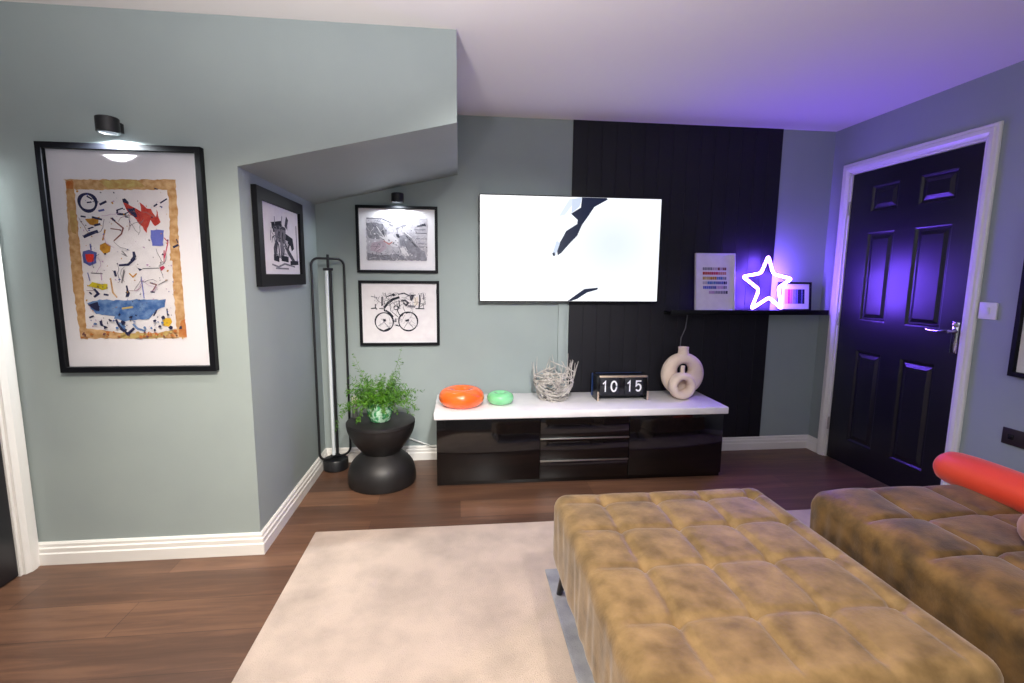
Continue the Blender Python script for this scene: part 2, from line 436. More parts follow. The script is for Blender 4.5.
# ink marks of the pictures, metres from each picture's centre
BIG = [
    ('p','tan',[(-0.2245,0.3225),(0.1955,0.3345),(0.1935,0.2935),(-0.1875,0.2835)]),
    ('p','tan2',[(-0.0995,0.3235),(0.0465,0.3295),(0.0755,0.3015),(-0.0645,0.2915)]),
    ('p','tan',[(-0.2215,0.3225),(-0.1885,0.3185),(-0.1905,0.2755),(-0.1915,0.1925),(-0.1935,0.0015),(-0.2355,0.0005)]),
    ('p','tan',[(0.1605,0.3235),(0.1935,0.3275),(0.1925,0.2115),(0.1885,0.1045),(0.1865,0.0055),(0.1475,0.0055),(0.1615,0.2105)]),
    ('p','tan',[(-0.2305,0.0815),(-0.1925,0.0815),(-0.1935,-0.0845),(-0.2025,-0.2885),(-0.2015,-0.3235),(-0.2285,-0.3215),(-0.2365,-0.0845)]),
    ('p','tan',[(-0.2285,-0.3215),(-0.2205,-0.2755),(-0.0645,-0.2975),(0.0725,-0.2985),(0.1555,-0.2805),(0.1855,-0.3205)]),
    ('p','tan',[(0.1565,0.0875),(0.1885,0.0875),(0.1875,-0.1245),(0.1865,-0.3205),(0.1505,-0.2895),(0.1515,-0.1245)]),
    ('p','rust',[(0.1705,-0.2455),(0.1875,-0.2375),(0.1875,-0.3175),(0.1565,-0.3155)]),
    ('p','tan2',[(-0.0725,-0.3015),(0.0565,-0.3025),(0.1225,-0.2895),(0.1035,-0.3205),(-0.0665,-0.3215)]),
    ('p','rust',[(-0.2175,0.3175),(-0.1925,0.3215),(-0.1945,0.2855),(-0.2175,0.2895)]),
    ('p','tan2',[(-0.2175,0.2025),(-0.1955,0.2025),(-0.1995,0.1085),(-0.2195,0.1135)]),
    ('r','navy',(-0.1465,0.2345),0.032,0.034,0.0113),
    ('s','navy',0.007,[(-0.1475,0.2345),(-0.1335,0.2365)]),
    ('s','navy',0.007,[(-0.1455,0.2585),(-0.1295,0.2485)]),
    ('s','navy',0.011,[(-0.0995,0.2285),(-0.0785,0.2395)]),
    ('s','blue',0.0096,[(-0.1065,0.2025),(-0.0895,0.2065)]),
    ('p','ochre',[(-0.1645,0.1695),(-0.1065,0.1775),(-0.1175,0.1415),(-0.1465,0.1485)]),
    ('s','navy',0.01,[(-0.1335,0.1765),(-0.1015,0.1685)]),
    ('s','navy',0.008,[(-0.1755,0.1795),(-0.1615,0.1775)]),
    ('s','navy',0.0108,[(-0.1275,0.1445),(-0.1095,0.1495)]),
    ('s','navy',0.014,[(-0.1715,0.0985),(-0.1505,0.1095),(-0.1225,0.1205)]),
    ('s','navy',0.007,[(-0.1535,0.1305),(-0.1355,0.1365)]),
    ('s','ochre',0.007,[(-0.0915,0.1265),(-0.1035,0.0865)]),
    ('p','ochre',[(-0.1175,0.0655),(-0.0945,0.0765),(-0.0755,0.0635),(-0.0805,0.0385),(-0.1055,0.0305),(-0.1195,0.0465)]),
    ('s','brown',0.006,[(-0.0645,0.1745),(-0.0215,0.1355),(-0.0305,0.1115),(-0.0605,0.0845)]),
    ('s','navy',0.007,[(-0.0595,0.1745),(-0.0505,0.1645)]),
    ('s','brown',0.0054,[(-0.0685,0.1325),(-0.0315,0.1275)]),
    ('s','navy',0.006,[(-0.0395,0.2065),(-0.0365,0.1905),(-0.0065,0.1885)]),
    ('s','navy',0.006,[(-0.0395,0.2065),(-0.0165,0.2145)]),
    ('p','navy',[(-0.0155,0.2515),(-0.0055,0.2545),(0.0105,0.2385),(0.0055,0.2075),(-0.0075,0.2275)]),
    ('s','mauve',0.0048,[(-0.0565,0.2375),(-0.0465,0.2425)]),
    ('s','blue',0.006,[(-0.1525,0.0675),(-0.1515,0.0455)]),
    ('s','grey',0.0048,[(-0.0345,0.0425),(-0.0205,0.0265)]),
    ('p','red',[(-0.0145,0.2405),(0.0115,0.2275),(0.0355,0.2135),(0.0545,0.2035),(0.0515,0.2385),(0.0735,0.2165),(0.0925,0.2145),(0.1065,0.1835),(0.1135,0.2125),(0.1235,0.1645),(0.1015,0.1435),(0.0875,0.1695),(0.0655,0.1195),(0.0315,0.1705),(0.0045,0.2015)]),
    ('p','navy',[(0.0005,0.2155),(0.0305,0.2155),(0.0355,0.1785),(0.0135,0.1895)]),
    ('p','blue2',[(0.0815,0.1285),(0.1325,0.1315),(0.1275,0.0675),(0.0825,0.0645)]),
    ('s','navy',0.0045,[(-0.0345,0.2065),(-0.0405,0.1955),(-0.0115,0.1915),(0.0095,0.2025)]),
    ('s','navy',0.0072,[(0.1305,0.2395),(0.1545,0.2555)]),
    ('s','navy',0.008,[(0.1045,0.2255),(0.1155,0.2335)]),
    ('s','navy',0.005,[(0.1275,0.2255),(0.1345,0.2235)]),
    ('s','navy',0.006,[(-0.0075,0.1805),(0.0025,0.1795)]),
    ('s','crimson',0.004,[(0.1325,0.0985),(0.1465,0.0825),(0.1285,0.0175)]),
    ('s','navy',0.0108,[(0.1675,0.0615),(0.1835,0.0695)]),
    ('s','navy',0.005,[(0.1805,0.0935),(0.1845,0.0805)]),
    ('s','navy',0.006,[(0.1125,0.2965),(0.1225,0.2935)]),
    ('s','navy',0.011,[(0.0105,0.0375),(0.0135,0.0215),(-0.0005,0.0055)]),
    ('s','grey',0.004,[(-0.0355,0.0315),(-0.0165,0.0215)]),
    ('p','blue',[(-0.1825,0.0385),(-0.1605,0.0475),(-0.1325,0.0365),(-0.1345,-0.0085),(-0.1615,-0.0205),(-0.1865,-0.0085)]),
    ('p','crimsonred',[(-0.1725,0.0275),(-0.1435,0.0305),(-0.1435,-0.0015),(-0.1715,-0.0065)]),
    ('s','blue',0.0048,[(-0.1725,-0.0485),(-0.1675,-0.0795)]),
    ('s','mauve',0.0048,[(-0.1225,-0.0475),(-0.1225,-0.0765)]),
    ('s','grey',0.0048,[(-0.1595,-0.0485),(-0.1175,-0.0505)]),
    ('p','yellow',[(-0.1775,-0.0995),(-0.1575,-0.0835),(-0.1265,-0.0935),(-0.1025,-0.0935),(-0.1015,-0.1135),(-0.1235,-0.1195),(-0.1495,-0.1105)]),
    ('s','navy',0.0108,[(-0.1525,-0.1165),(-0.1405,-0.1335),(-0.1555,-0.1455)]),
    ('s','navy',0.0084,[(-0.1725,-0.1285),(-0.1675,-0.1345)]),
    ('s','navy',0.0096,[(-0.1175,-0.1365),(-0.1045,-0.1385)]),
    ('s','tan',0.0072,[(-0.0875,-0.0705),(-0.0845,-0.1275),(-0.0705,-0.1475)]),
    ('s','navy',0.012,[(-0.0695,-0.0415),(-0.0665,-0.0585)]),
    ('s','grey',0.006,[(-0.0315,-0.0415),(-0.0455,-0.0845)]),
    ('s','navy',0.0084,[(-0.0285,-0.1015),(-0.0255,-0.1275)]),
    ('p','blue3',[(-0.1875,-0.1745),(-0.1375,-0.1565),(-0.0225,-0.1635),(-0.0285,-0.2355),(-0.1065,-0.2235),(-0.1595,-0.2175)]),
    ('p','navy',[(-0.1855,-0.1775),(-0.1445,-0.1655),(-0.1425,-0.2085),(-0.1685,-0.1975)]),
    ('s','navy',0.0084,[(-0.1825,-0.2325),(-0.1685,-0.2265)]),
    ('p','navy',[(-0.1495,-0.2465),(-0.1385,-0.2435),(-0.1295,-0.2705),(-0.1455,-0.2675)]),
    ('s','navy',0.0108,[(-0.0815,-0.2435),(-0.0705,-0.2705),(-0.0475,-0.2855)]),
    ('s','blue3',0.0096,[(-0.0695,-0.2555),(-0.0525,-0.2795)]),
    ('p','blue3',[(-0.0815,-0.1625),(0.0205,-0.1565),(0.1185,-0.1575),(0.1105,-0.1855),(0.0775,-0.2045),(0.0475,-0.2385),(-0.0515,-0.2465),(-0.0885,-0.2355)]),
    ('s','tan2',0.0096,[(-0.0525,-0.1945),(-0.0145,-0.1885)]),
    ('s','navy',0.0096,[(0.0105,0.0335),(0.0115,0.0105),(-0.0145,-0.0125),(-0.0475,-0.0155)]),
    ('p','navy',[(0.0115,-0.0185),(0.0235,-0.0285),(0.0405,-0.0295),(0.0255,-0.0375)]),
    ('s','grey',0.004,[(0.0405,-0.0285),(0.1025,-0.0255)]),
    ('s','crimson',0.0048,[(0.1295,0.0465),(0.1255,0.0005)]),
    ('p','crimson',[(0.1055,-0.0255),(0.1195,-0.0145),(0.1295,-0.0255),(0.1145,-0.0385)]),
    ('s','ochre',0.0054,[(-0.0125,-0.0495),(-0.0005,-0.0635),(0.0145,-0.0495)]),
    ('s','grey',0.006,[(-0.0325,-0.0355),(-0.0455,-0.0875)]),
    ('p','navy',[(-0.0285,-0.1045),(-0.0195,-0.1275),(-0.0245,-0.1475),(-0.0375,-0.1475)]),
    ('s','brown',0.0048,[(0.0645,-0.0865),(0.0885,-0.0945),(0.0705,-0.1215)]),
    ('s','navy',0.007,[(0.0645,-0.1245),(0.0775,-0.1255)]),
    ('s','grey',0.0042,[(0.0965,-0.0945),(0.1335,-0.0745)]),
    ('s','blue2',0.0048,[(0.0315,-0.0635),(0.0355,-0.1505)]),
    ('s','navy',0.0072,[(0.0675,-0.2235),(0.0795,-0.2025)]),
    ('s','navy',0.006,[(0.1215,-0.1965),(0.1215,-0.2205)]),
    ('p','yellow2',[(0.0985,-0.2475),(0.1125,-0.2325),(0.1325,-0.2355),(0.1395,-0.2505),(0.1235,-0.2705),(0.1045,-0.2675)]),
    ('s','navy',0.012,[(-0.0655,-0.2795),(-0.0405,-0.3025),(-0.0165,-0.2795)]),
    ('s','blue3',0.0096,[(-0.0155,-0.2615),(-0.0005,-0.2795),(0.0265,-0.2885)]),
    ('s','blue3',0.0072,[(-0.0695,-0.2555),(-0.0485,-0.2705)]),
    ('p','navy',[(0.1655,-0.2705),(0.1765,-0.2675),(0.1745,-0.2795),(0.1635,-0.2795)]),
]
RACE = [
    ('p','g1',[(-0.197,0.137),(0.195,0.14),(0.191,-0.133),(-0.199,-0.134)]),
    ('p','g3',[(-0.195,0.104),(-0.143,0.105),(-0.094,0.099),(-0.068,0.027),(-0.121,0.001),(-0.18,0.007),(-0.195,0.038)]),
    ('p','pinkish',[(-0.167,-0.024),(-0.083,-0.002),(-0.07,-0.051),(-0.113,-0.087),(-0.176,-0.074)]),
    ('p','g2',[(0.009,0.021),(0.066,0.043),(0.121,-0.041),(0.178,-0.076),(0.184,-0.126),(0.063,-0.131),(0.021,-0.064)]),
    ('p','lt',[(-0.137,0.045),(-0.1,0.015),(-0.04,0.042),(0.005,-0.007),(0.011,-0.043),(-0.035,-0.047),(-0.062,-0.016),(-0.089,-0.01)]),
    ('p','lt',[(0.007,-0.057),(0.036,-0.046),(0.077,-0.099),(0.056,-0.113)]),
    ('s','g3',0.0084,[(-0.191,0.132),(-0.1,0.134),(-0.038,0.108)]),
    ('s','g4',0.0056,[(-0.093,0.131),(-0.052,0.111)]),
    ('p','g4',[(-0.012,0.035),(0.009,0.035),(0.02,0.018),(0.005,0.01)]),
    ('s','g3',0.0084,[(0.045,0.043),(0.093,-0.006),(0.132,-0.048)]),
    ('s','g4',0.0072,[(0.058,0.022),(0.121,-0.045)]),
    ('p','g4',[(0.12,0.092),(0.152,0.099),(0.18,0.112),(0.189,0.088),(0.13,0.085)]),
    ('s','g3',0.0084,[(0.119,0.044),(0.187,0.044)]),
    ('s','g2',0.007,[(0.122,0.009),(0.186,0.008)]),
    ('s','g2',0.007,[(0.136,-0.023),(0.186,-0.026)]),
    ('s','g3',0.008,[(0.142,-0.044),(0.189,-0.046)]),
    ('s','g2',0.007,[(0.109,0.065),(0.18,0.068)]),
    ('s','pink',0.0072,[(-0.087,-0.009),(-0.055,-0.03),(-0.034,-0.015)]),
    ('p','g2',[(-0.194,-0.088),(-0.099,-0.101),(0.007,-0.092),(0.063,-0.12),(0.188,-0.111),(0.188,-0.133),(-0.195,-0.134)]),
    ('s','g3',0.007,[(-0.19,-0.095),(-0.188,-0.134)]),
    ('s','g3',0.007,[(-0.162,-0.088),(-0.156,-0.13)]),
    ('s','g3',0.0072,[(-0.128,-0.101),(-0.121,-0.133)]),
    ('s','g3',0.0084,[(-0.114,-0.108),(-0.064,-0.1),(-0.037,-0.128)]),
    ('s','g3',0.0056,[(0.066,0.043),(0.078,-0.056)]),
    ('s','lt',0.007,[(0.024,0.07),(0.122,-0.013)]),
    ('s','lt',0.0056,[(-0.13,0.081),(-0.089,0.019)]),
    ('s','g4',0.0049,[(-0.095,0.061),(-0.082,0.019)]),
    ('s','g3',0.0063,[(-0.052,0.1),(-0.025,0.087)]),
    ('s','g2',0.0056,[(-0.004,0.07),(0.053,0.099)]),
    ('s','g3',0.0056,[(0.008,-0.043),(0.021,-0.078)]),
    ('s','g4',0.0056,[(-0.11,0.012),(-0.083,-0.005)]),
]
CYCLE = [
    ('r','ink',(-0.103,-0.0575),0.059,0.061,0.009),
    ('r','ink',(0.054,-0.0545),0.062,0.063,0.0089),
    ('p','ink',[(-0.112,-0.0405),(-0.094,-0.0365),(-0.091,-0.0545),(-0.109,-0.0565)]),
    ('p','ink',[(0.034,-0.0475),(0.058,-0.0385),(0.061,-0.0505),(0.04,-0.0575)]),
    ('s','ink',0.0168,[(-0.098,0.0395),(-0.074,0.0705),(-0.044,0.0925),(-0.005,0.1055)]),
    ('s','ink',0.0084,[(-0.098,0.0385),(-0.1,0.0175),(-0.076,0.0075)]),
    ('s','ink',0.0126,[(-0.089,0.0175),(-0.066,0.0005),(-0.046,-0.0215)]),
    ('r','ink',(-0.025,0.0365),0.013,0.013,0.0052),
    ('s','ink',0.0063,[(-0.004,0.0865),(-0.001,0.0525),(-0.015,0.0175),(-0.003,-0.0095)]),
    ('s','g4',0.0126,[(0.013,0.0825),(0.036,0.0865),(0.056,0.0695),(0.042,0.0525),(0.026,0.0695)]),
    ('s','g3',0.0182,[(0.056,0.0485),(0.096,0.0445)]),
    ('s','ink',0.0084,[(0.041,0.0005),(0.065,0.0075),(0.089,-0.0015)]),
    ('s','ink',0.007,[(-0.003,-0.0095),(0.014,-0.0165),(0.028,0.0045)]),
    ('s','ink',0.0084,[(-0.047,-0.0505),(-0.027,-0.0545),(-0.027,-0.0365)]),
    ('s','ink',0.0098,[(-0.028,-0.0785),(-0.007,-0.0855)]),
    ('s','ink',0.0048,[(-0.052,0.0105),(-0.013,-0.0235)]),
    ('s','ink',0.0112,[(-0.113,0.1065),(-0.115,0.0515)]),
    ('s','g3',0.007,[(-0.183,0.1115),(-0.146,0.1045)]),
    ('s','g3',0.007,[(-0.15,0.1055),(-0.147,0.0925)]),
    ('s','ink',0.0084,[(-0.185,0.0315),(-0.158,0.0345),(-0.149,0.0275)]),
    ('s','g4',0.0084,[(-0.158,0.0585),(-0.158,0.0315)]),
    ('s','ink',0.007,[(-0.132,0.0315),(-0.105,0.0295)]),
    ('s','ink',0.007,[(-0.087,0.1065),(-0.06,0.1195),(-0.033,0.1265)]),
    ('p','ink',[(-0.056,0.1195),(-0.039,0.1335),(-0.026,0.1235),(-0.037,0.1135)]),
    ('s','g4',0.0084,[(-0.006,0.1265),(0.031,0.1335),(0.057,0.1205),(0.104,0.1215)]),
    ('p','g4',[(0.067,0.1135),(0.098,0.1205),(0.083,0.0825),(0.07,0.0865)]),
    ('s','g4',0.0112,[(0.133,0.1205),(0.134,0.0795),(0.126,0.0315)]),
    ('s','g3',0.0084,[(0.157,0.1275),(0.158,0.0935)]),
    ('s','ink',0.0084,[(0.106,0.0315),(0.16,0.0305)]),
    ('s','g3',0.0056,[(0.157,0.0595),(0.157,0.0315)]),
    ('p','cream',[(0.094,0.1005),(0.121,0.1135),(0.123,0.0525),(0.096,0.0525)]),
    ('s','g2',0.0049,[(-0.103,-0.0575),(-0.142,-0.0845)]),
    ('s','g2',0.0049,[(-0.103,-0.0575),(-0.075,-0.0985)]),
    ('s','g2',0.0049,[(0.054,-0.0545),(0.087,-0.0995)]),
    ('s','g2',0.0049,[(0.054,-0.0545),(0.026,-0.0995)]),
    ('s','ink',0.0098,[(-0.136,-0.1055),(-0.109,-0.1195),(-0.068,-0.0985)]),
    ('s','g3',0.0056,[(-0.07,0.0925),(-0.059,0.0175)]),
    ('s','g3',0.0049,[(0.022,0.0385),(0.035,0.0115)]),
    ('s','g2',0.0056,[(-0.038,0.0725),(-0.031,0.0515)]),
]
FIGURE = [
    ('s','ink',0.0384,[(-0.122,0.068),(-0.011,0.081),(-0.004,0.069)]),
    ('s','g4',0.034,[(-0.109,0.051),(-0.04,0.061),(0.049,0.059)]),
    ('p','g3',[(-0.1,0.055),(0.049,0.059),(0.071,0.023),(0.138,0.014),(0.056,-0.014),(-0.051,-0.008),(-0.091,0.008)]),
    ('s','ink',0.0494,[(0.071,0.019),(0.146,0.002),(0.156,-0.024)]),
    ('p','lt',[(0.05,0.008),(0.093,0.005),(0.08,-0.009),(0.048,-0.008)]),
    ('s','g4',0.0442,[(-0.077,-0.013),(-0.099,-0.047),(-0.1,-0.09)]),
    ('s','ink',0.0374,[(-0.113,-0.087),(-0.063,-0.092)]),
    ('s','g3',0.0504,[(-0.007,-0.011),(0.005,-0.048),(-0.009,-0.081)]),
    ('s','ink',0.036,[(-0.01,-0.087),(0.073,-0.091)]),
    ('s','g4',0.0304,[(0.046,-0.021),(0.097,-0.057),(0.18,-0.104)]),
    ('s','ink',0.028,[(0.119,-0.109),(0.233,-0.105)]),
    ('s','g4',0.0418,[(0.067,0.083),(0.085,0.114)]),
    ('s','g2',0.0144,[(0.013,0.122),(0.002,0.089)]),
    ('s','g2',0.0136,[(-0.092,0.11),(-0.091,0.08)]),
    ('s','g3',0.0176,[(0.227,0.092),(0.224,-0.093)]),
    ('s','g2',0.0128,[(-0.151,0.039),(-0.157,-0.003)]),
    ('s','ink',0.0136,[(-0.043,0.042),(-0.032,0.0)]),
    ('s','ink',0.0152,[(0.009,0.04),(0.012,-0.004)]),
    ('s','ink',0.0162,[(-0.053,-0.02),(-0.044,-0.082)]),
    ('s','g3',0.0096,[(-0.151,-0.121),(-0.069,-0.132),(0.022,-0.115),(0.177,-0.128)]),
    ('s','g3',0.0102,[(-0.104,-0.139),(0.075,-0.14)]),
    ('s','ink',0.02,[(0.104,-0.011),(0.081,-0.038)]),
]
TV = [
    ('p','ink',[(0.063,0.3455),(0.229,0.3465),(0.238,0.3315),(0.148,0.2815),(0.108,0.2205),(0.068,0.1645),(0.037,0.0925),(-0.011,0.0435),(-0.068,-0.0215),(-0.092,-0.0375),(-0.1,0.0105),(-0.065,0.0715),(-0.038,0.1225),(0.035,0.1685),(0.038,0.1955),(-0.008,0.2345),(0.057,0.2755)]),
    ('p','shade',[(-0.019,0.3315),(0.031,0.3325),(-0.049,0.2255),(-0.09,0.2165)]),
    ('p','shade2',[(-0.101,0.0575),(-0.078,0.0425),(-0.106,-0.0385),(-0.126,-0.0225)]),
    ('p','shade2',[(-0.002,0.3285),(0.063,0.3425),(0.048,0.2825),(-0.005,0.2375)]),
    ('p','ink',[(-0.018,-0.3475),(0.048,-0.2935),(0.097,-0.2595),(0.191,-0.2505),(0.186,-0.2635),(0.115,-0.2835),(0.049,-0.3265),(0.007,-0.3485)]),
    ('p','ink',[(-0.129,-0.0225),(-0.113,-0.0185),(-0.109,-0.0415),(-0.125,-0.0415)]),
]

# ------------------------------------------------------------------ the room
mb = MB(); mb.box((XW - 0.1, YB - 0.1, -0.08), (XR + 0.1, D + 0.1, 0.0)); struct(mb.build('floor', M['floor'], smooth=False), 'brown wood laminate floor')
mb = MB(); mb.box((XW - 0.1, YB - 0.1, H), (XR + 0.1, D + 0.1, H + 0.08)); struct(mb.build('ceiling', M['ceiling'], smooth=False), 'white ceiling')
mb = MB(); mb.box((XL - 0.1, D, 0), (XR + 0.1, D + 0.1, H)); struct(mb.build('wall_back', M['paint'], smooth=False), 'sage green wall behind the television')
# stair wall: flat front, with the underside of the stairs cutting a sloping recess
mb = MB()
mb.box((XW - 0.1, YL, 0), (XL, YL + 0.1, H))
mb.prism([(XL, YL, ZS0), (XE, YL, ZS1), (XE, YL, H), (XL, YL, H)], (0, D - YL, 0))
struct(mb.build('wall_front', M['paint'], smooth=False), 'sage green stair wall with sloping underside')
mb = MB(); mb.box((XL - 0.1, YL + 0.1, 0), (XL, D, ZS0 + 0.05)); struct(mb.build('wall_alcove', M['paint'], smooth=False), 'side wall of the recess under the stairs')
# left wall with a doorway beside the corner
DL0, DL1 = 1.30, 2.135
mb = MB()
mb.box((XW - 0.1, DL1, 0), (XW, YL, H)); mb.box((XW - 0.1, YB, 0), (XW, DL0, H)); mb.box((XW - 0.1, DL0, 2.0), (XW, DL1, H))
struct(mb.build('wall_left', M['paint'], smooth=False))
# right wall with the doorway of the black door
DR0, DR1, DH = 2.285, 3.15, 1.985
mb = MB()
mb.box((XR, DR1, 0), (XR + 0.1, D, H)); mb.box((XR, YB, 0), (XR + 0.1, DR0, H)); mb.box((XR, DR0, DH), (XR + 0.1, DR1, H))
struct(mb.build('wall_right', M['paint'], smooth=False))
# rear wall behind the camera, its window added to carry a fill light
WX0, WX1, WZ0, WZ1 = -0.5, 1.7, 0.85, 2.05
mb = MB()
mb.box((XW - 0.1, YB - 0.1, 0), (WX0, YB, H)); mb.box((WX1, YB - 0.1, 0), (XR + 0.1, YB, H)); mb.box((WX0, YB - 0.1, 0), (WX1, YB, WZ0)); mb.box((WX0, YB - 0.1, WZ1), (WX1, YB, H))
struct(mb.build('wall_rear', M['paint'], smooth=False))
mb = MB()
for a, b in (((WX0, WZ0), (WX1, WZ0 + 0.05)), ((WX0, WZ1 - 0.05), (WX1, WZ1)), ((WX0, WZ0), (WX0 + 0.05, WZ1)), ((WX1 - 0.05, WZ0), (WX1, WZ1)), ((0.575, WZ0), (0.625, WZ1))):
    mb.box((a[0], YB - 0.08, a[1]), (b[0], YB - 0.03, b[1]), 0.004)
struct(mb.build('added_window_1', M['trim']), 'added white window frame around the unseen light opening')

# baseboards with a stepped profile
def baseboard(name, a, b, nrm, h=0.1):
    a, b, n = Vector((*a, 0)), Vector((*b, 0)), Vector((*nrm, 0))
    prof = [(0, 0), (0.020, 0), (0.020, 0.050), (0.016, 0.056), (0.016, 0.074), (0.011, 0.080), (0.011, 0.092), (0.006, h), (0, h)]
    mb = MB()
    mb.loft([[p + n * u + Vector((0, 0, v)) for u, v in prof] for p in (a, b)])
    return struct(mb.build(name, M['trim'], sharp=20), 'white skirting board')
def corner_board(name):
    prof = [(0, 0), (0.020, 0), (0.020, 0.050), (0.016, 0.056), (0.016, 0.074), (0.011, 0.080), (0.011, 0.092), (0.006, 0.1), (0, 0.1)]
    mb = MB()
    mb.loft([[(XW, YL - u, v) for u, v in prof], [(XL + u, YL - u, v) for u, v in prof], [(XL + u, D, v) for u, v in prof]])
    return struct(mb.build(name, M['trim'], sharp=20), 'white skirting board')
corner_board('baseboard_front')
baseboard('baseboard_back', (XL, D), (XR, D), (0, -1))
baseboard('baseboard_corner', (XR, 3.213), (XR, D), (-1, 0))
baseboard('baseboard_right', (XR, YB), (XR, 2.213), (-1, 0))
baseboard('baseboard_left', (XW, YB), (XW, 1.22), (1, 0))

# door casing: mitred moulding around an opening in a wall x = const
def casing(name, x, n, y0, y1, top, wd, parent=None):
    prof = [(0, 0), (0, 0.012), (0.012, 0.016), (0.020, 0.022), (wd * 0.62, 0.022), (wd * 0.7, 0.017), (wd - 0.006, 0.017), (wd, 0.010), (wd, 0)]
    mb = MB()
    rings = []
    for (yy, zz, dy, dz) in ((y0, 0, -1, 0), (y0, top, -1, 1), (y1, top, 1, 1), (y1, 0, 1, 0)):
        rings.append([(x + n * v, yy + dy * u, zz + dz * u) for u, v in prof])
    mb.loft(rings)
    # lining of the opening
    for a, b in ((y0 - 0.001, y0 + 0.012), (y1 - 0.012, y1 + 0.001)):
        mb.box((min(x, x - n * 0.1), a, 0), (max(x, x - n * 0.1), b, top))
    mb.box((min(x, x - n * 0.1), y0, top - 0.012), (max(x, x - n * 0.1), y1, top + 0.001))
    return mb.build(name, M['trim'], parent, sharp=20)

# six-panel door leaf in local coordinates: x across, z up, face towards -y
def panel_leaf(name, w, h, xs, zs, parent, mat, th=0.04):
    mb = MB()
    gx = sorted(set([0, w] + [v for p in xs for v in p]))
    gz = sorted(set([0, h] + [v for p in zs for v in p]))
    for i in range(len(gx) - 1):
        for j in range(len(gz) - 1):
            x0, x1, z0, z1 = gx[i], gx[i + 1], gz[j], gz[j + 1]
            if (x0, x1) in xs and (z0, z1) in zs:
                steps = [(0, 0), (0.006, 0.002), (0.014, 0.011), (0.024, 0.011), (0.045, 0.003), (0.05, 0.003)]
                R = [[(x0 + s, d, z0 + s), (x1 - s, d, z0 + s), (x1 - s, d, z1 - s), (x0 + s, d, z1 - s)] for s, d in steps]
                mb.loft(R, True, False)
                mb.face(R[-1])
            else:
                mb.face([(x0, 0, z0), (x1, 0, z0), (x1, 0, z1), (x0, 0, z1)])
    mb.face([(0, th, 0), (0, th, h), (w, th, h), (w, th, 0)])
    for a, b in (((0, 0), (w, 0)), ((w, 0), (w, h)), ((w, h), (0, h)), ((0, h), (0, 0))):
        mb.face([(a[0], 0, a[1]), (a[0], th, a[1]), (b[0], th, b[1]), (b[0], 0, b[1])])
    bmesh.ops.remove_doubles(mb.bm, verts=mb.bm.verts, dist=1e-5)
    return mb.build(name, mat, parent, sharp=12)

d1 = bpy.data.objects.new('door_1', None); COL.objects.link(d1); struct(d1, 'black six-panel door lit violet by the neon star')
c = casing('door_frame', XR, -1, DR0, DR1, DH, 0.062, d1)
# local x of the leaf runs towards the camera along the wall (-y)
leaf_w = DR1 - DR0 - 0.03
lp = bpy.data.objects.new('door_leaf', None)
leaf = panel_leaf('door_leaf', leaf_w, DH - 0.022, [(0.16, 0.36), (0.495, 0.715)], [(0.17, 0.80), (1.0, 1.57), (1.70, 1.865)], d1, M['door_black'])
bpy.data.objects.remove(lp)
leaf.rotation_euler = (0, 0, -PI / 2)
leaf.location = (XR + 0.008, DR1 - 0.015, 0.006)
hd = MB()
hd.box((XR - 0.004, 2.305, 0.885), (XR + 0.008, 2.342, 1.055), 0.004)
hd.lathe([(0.014, 0), (0.014, 0.012), (0.009, 0.016), (0.009, 0.05)], (XR - 0.004, 2.325, 1.005), 20, axis='x')
for v in hd.bm.verts:
    if v.co.x > XR + 0.0085:
        v.co.x = XR - 0.004 - (v.co.x - (XR - 0.004))
hd.tube([(XR - 0.05, 2.318, 1.005), (XR - 0.052, 2.345, 1.006), (XR - 0.05, 2.38, 1.0), (XR - 0.048, 2.42, 0.999), (XR - 0.044, 2.45, 1.004)], 0.009, 10, taper=0.006)
hd.build('door_handle', M['chrome'], d1)
kh = MB(); kh.lathe([(0.012, 0), (0.012, 0.01), (0.007, 0.013)], (0, 0, 0), 16, axis='x'); kh.build('door_lock', M['chrome'], d1, loc=(XR - 0.004, 2.323, 1.04), rot=(0, 0, PI))
lk = MB(); lk.box((XR - 0.001, DR0 + 0.011, 0.955), (XR + 0.07, DR0 + 0.0135, 1.045)); lk.build('strike_plate', M['steel'], d1)
for z in (0.25, 1.0, 1.75):
    hg = MB(); hg.lathe([(0.006, -0.045), (0.006, 0.045)], (XR - 0.002, DR1 - 0.012, z), 10); hg.build('hinge', M['steel'], d1)
d2 = bpy.data.objects.new('door_2', None); COL.objects.link(d2); struct(d2, 'black door at the left edge')
casing('door_frame', XW, 1, DL0, DL1, 2.0, 0.075, d2)
leaf2 = panel_leaf('door_leaf', DL1 - DL0 - 0.03, 1.976, [(0.13, 0.33), (0.47, 0.68)], [(0.17, 0.80), (1.0, 1.57), (1.70, 1.865)], d2, M['door_black'])
leaf2.rotation_euler = (0, 0, PI / 2)
leaf2.location = (XW - 0.006, DL0 + 0.015, 0.006)
# black vertical boarding behind the television
mb = MB()
n = 15
x0, x1 = 0.757, 2.238
for i in range(n):
    a, b = x0 + (x1 - x0) * i / n, x0 + (x1 - x0) * (i + 1) / n
    mb.prism([(a, D, 0.1), (a, D - 0.0085, 0.1), (a + 0.0015, D - 0.010, 0.1), (b - 0.0015, D - 0.010, 0.1), (b, D - 0.0085, 0.1), (b, D, 0.1)], (0, 0, H - 0.1))
struct(mb.build('trim_1', M['black_panel'], sharp=20), 'black vertical boarding on the television wall')

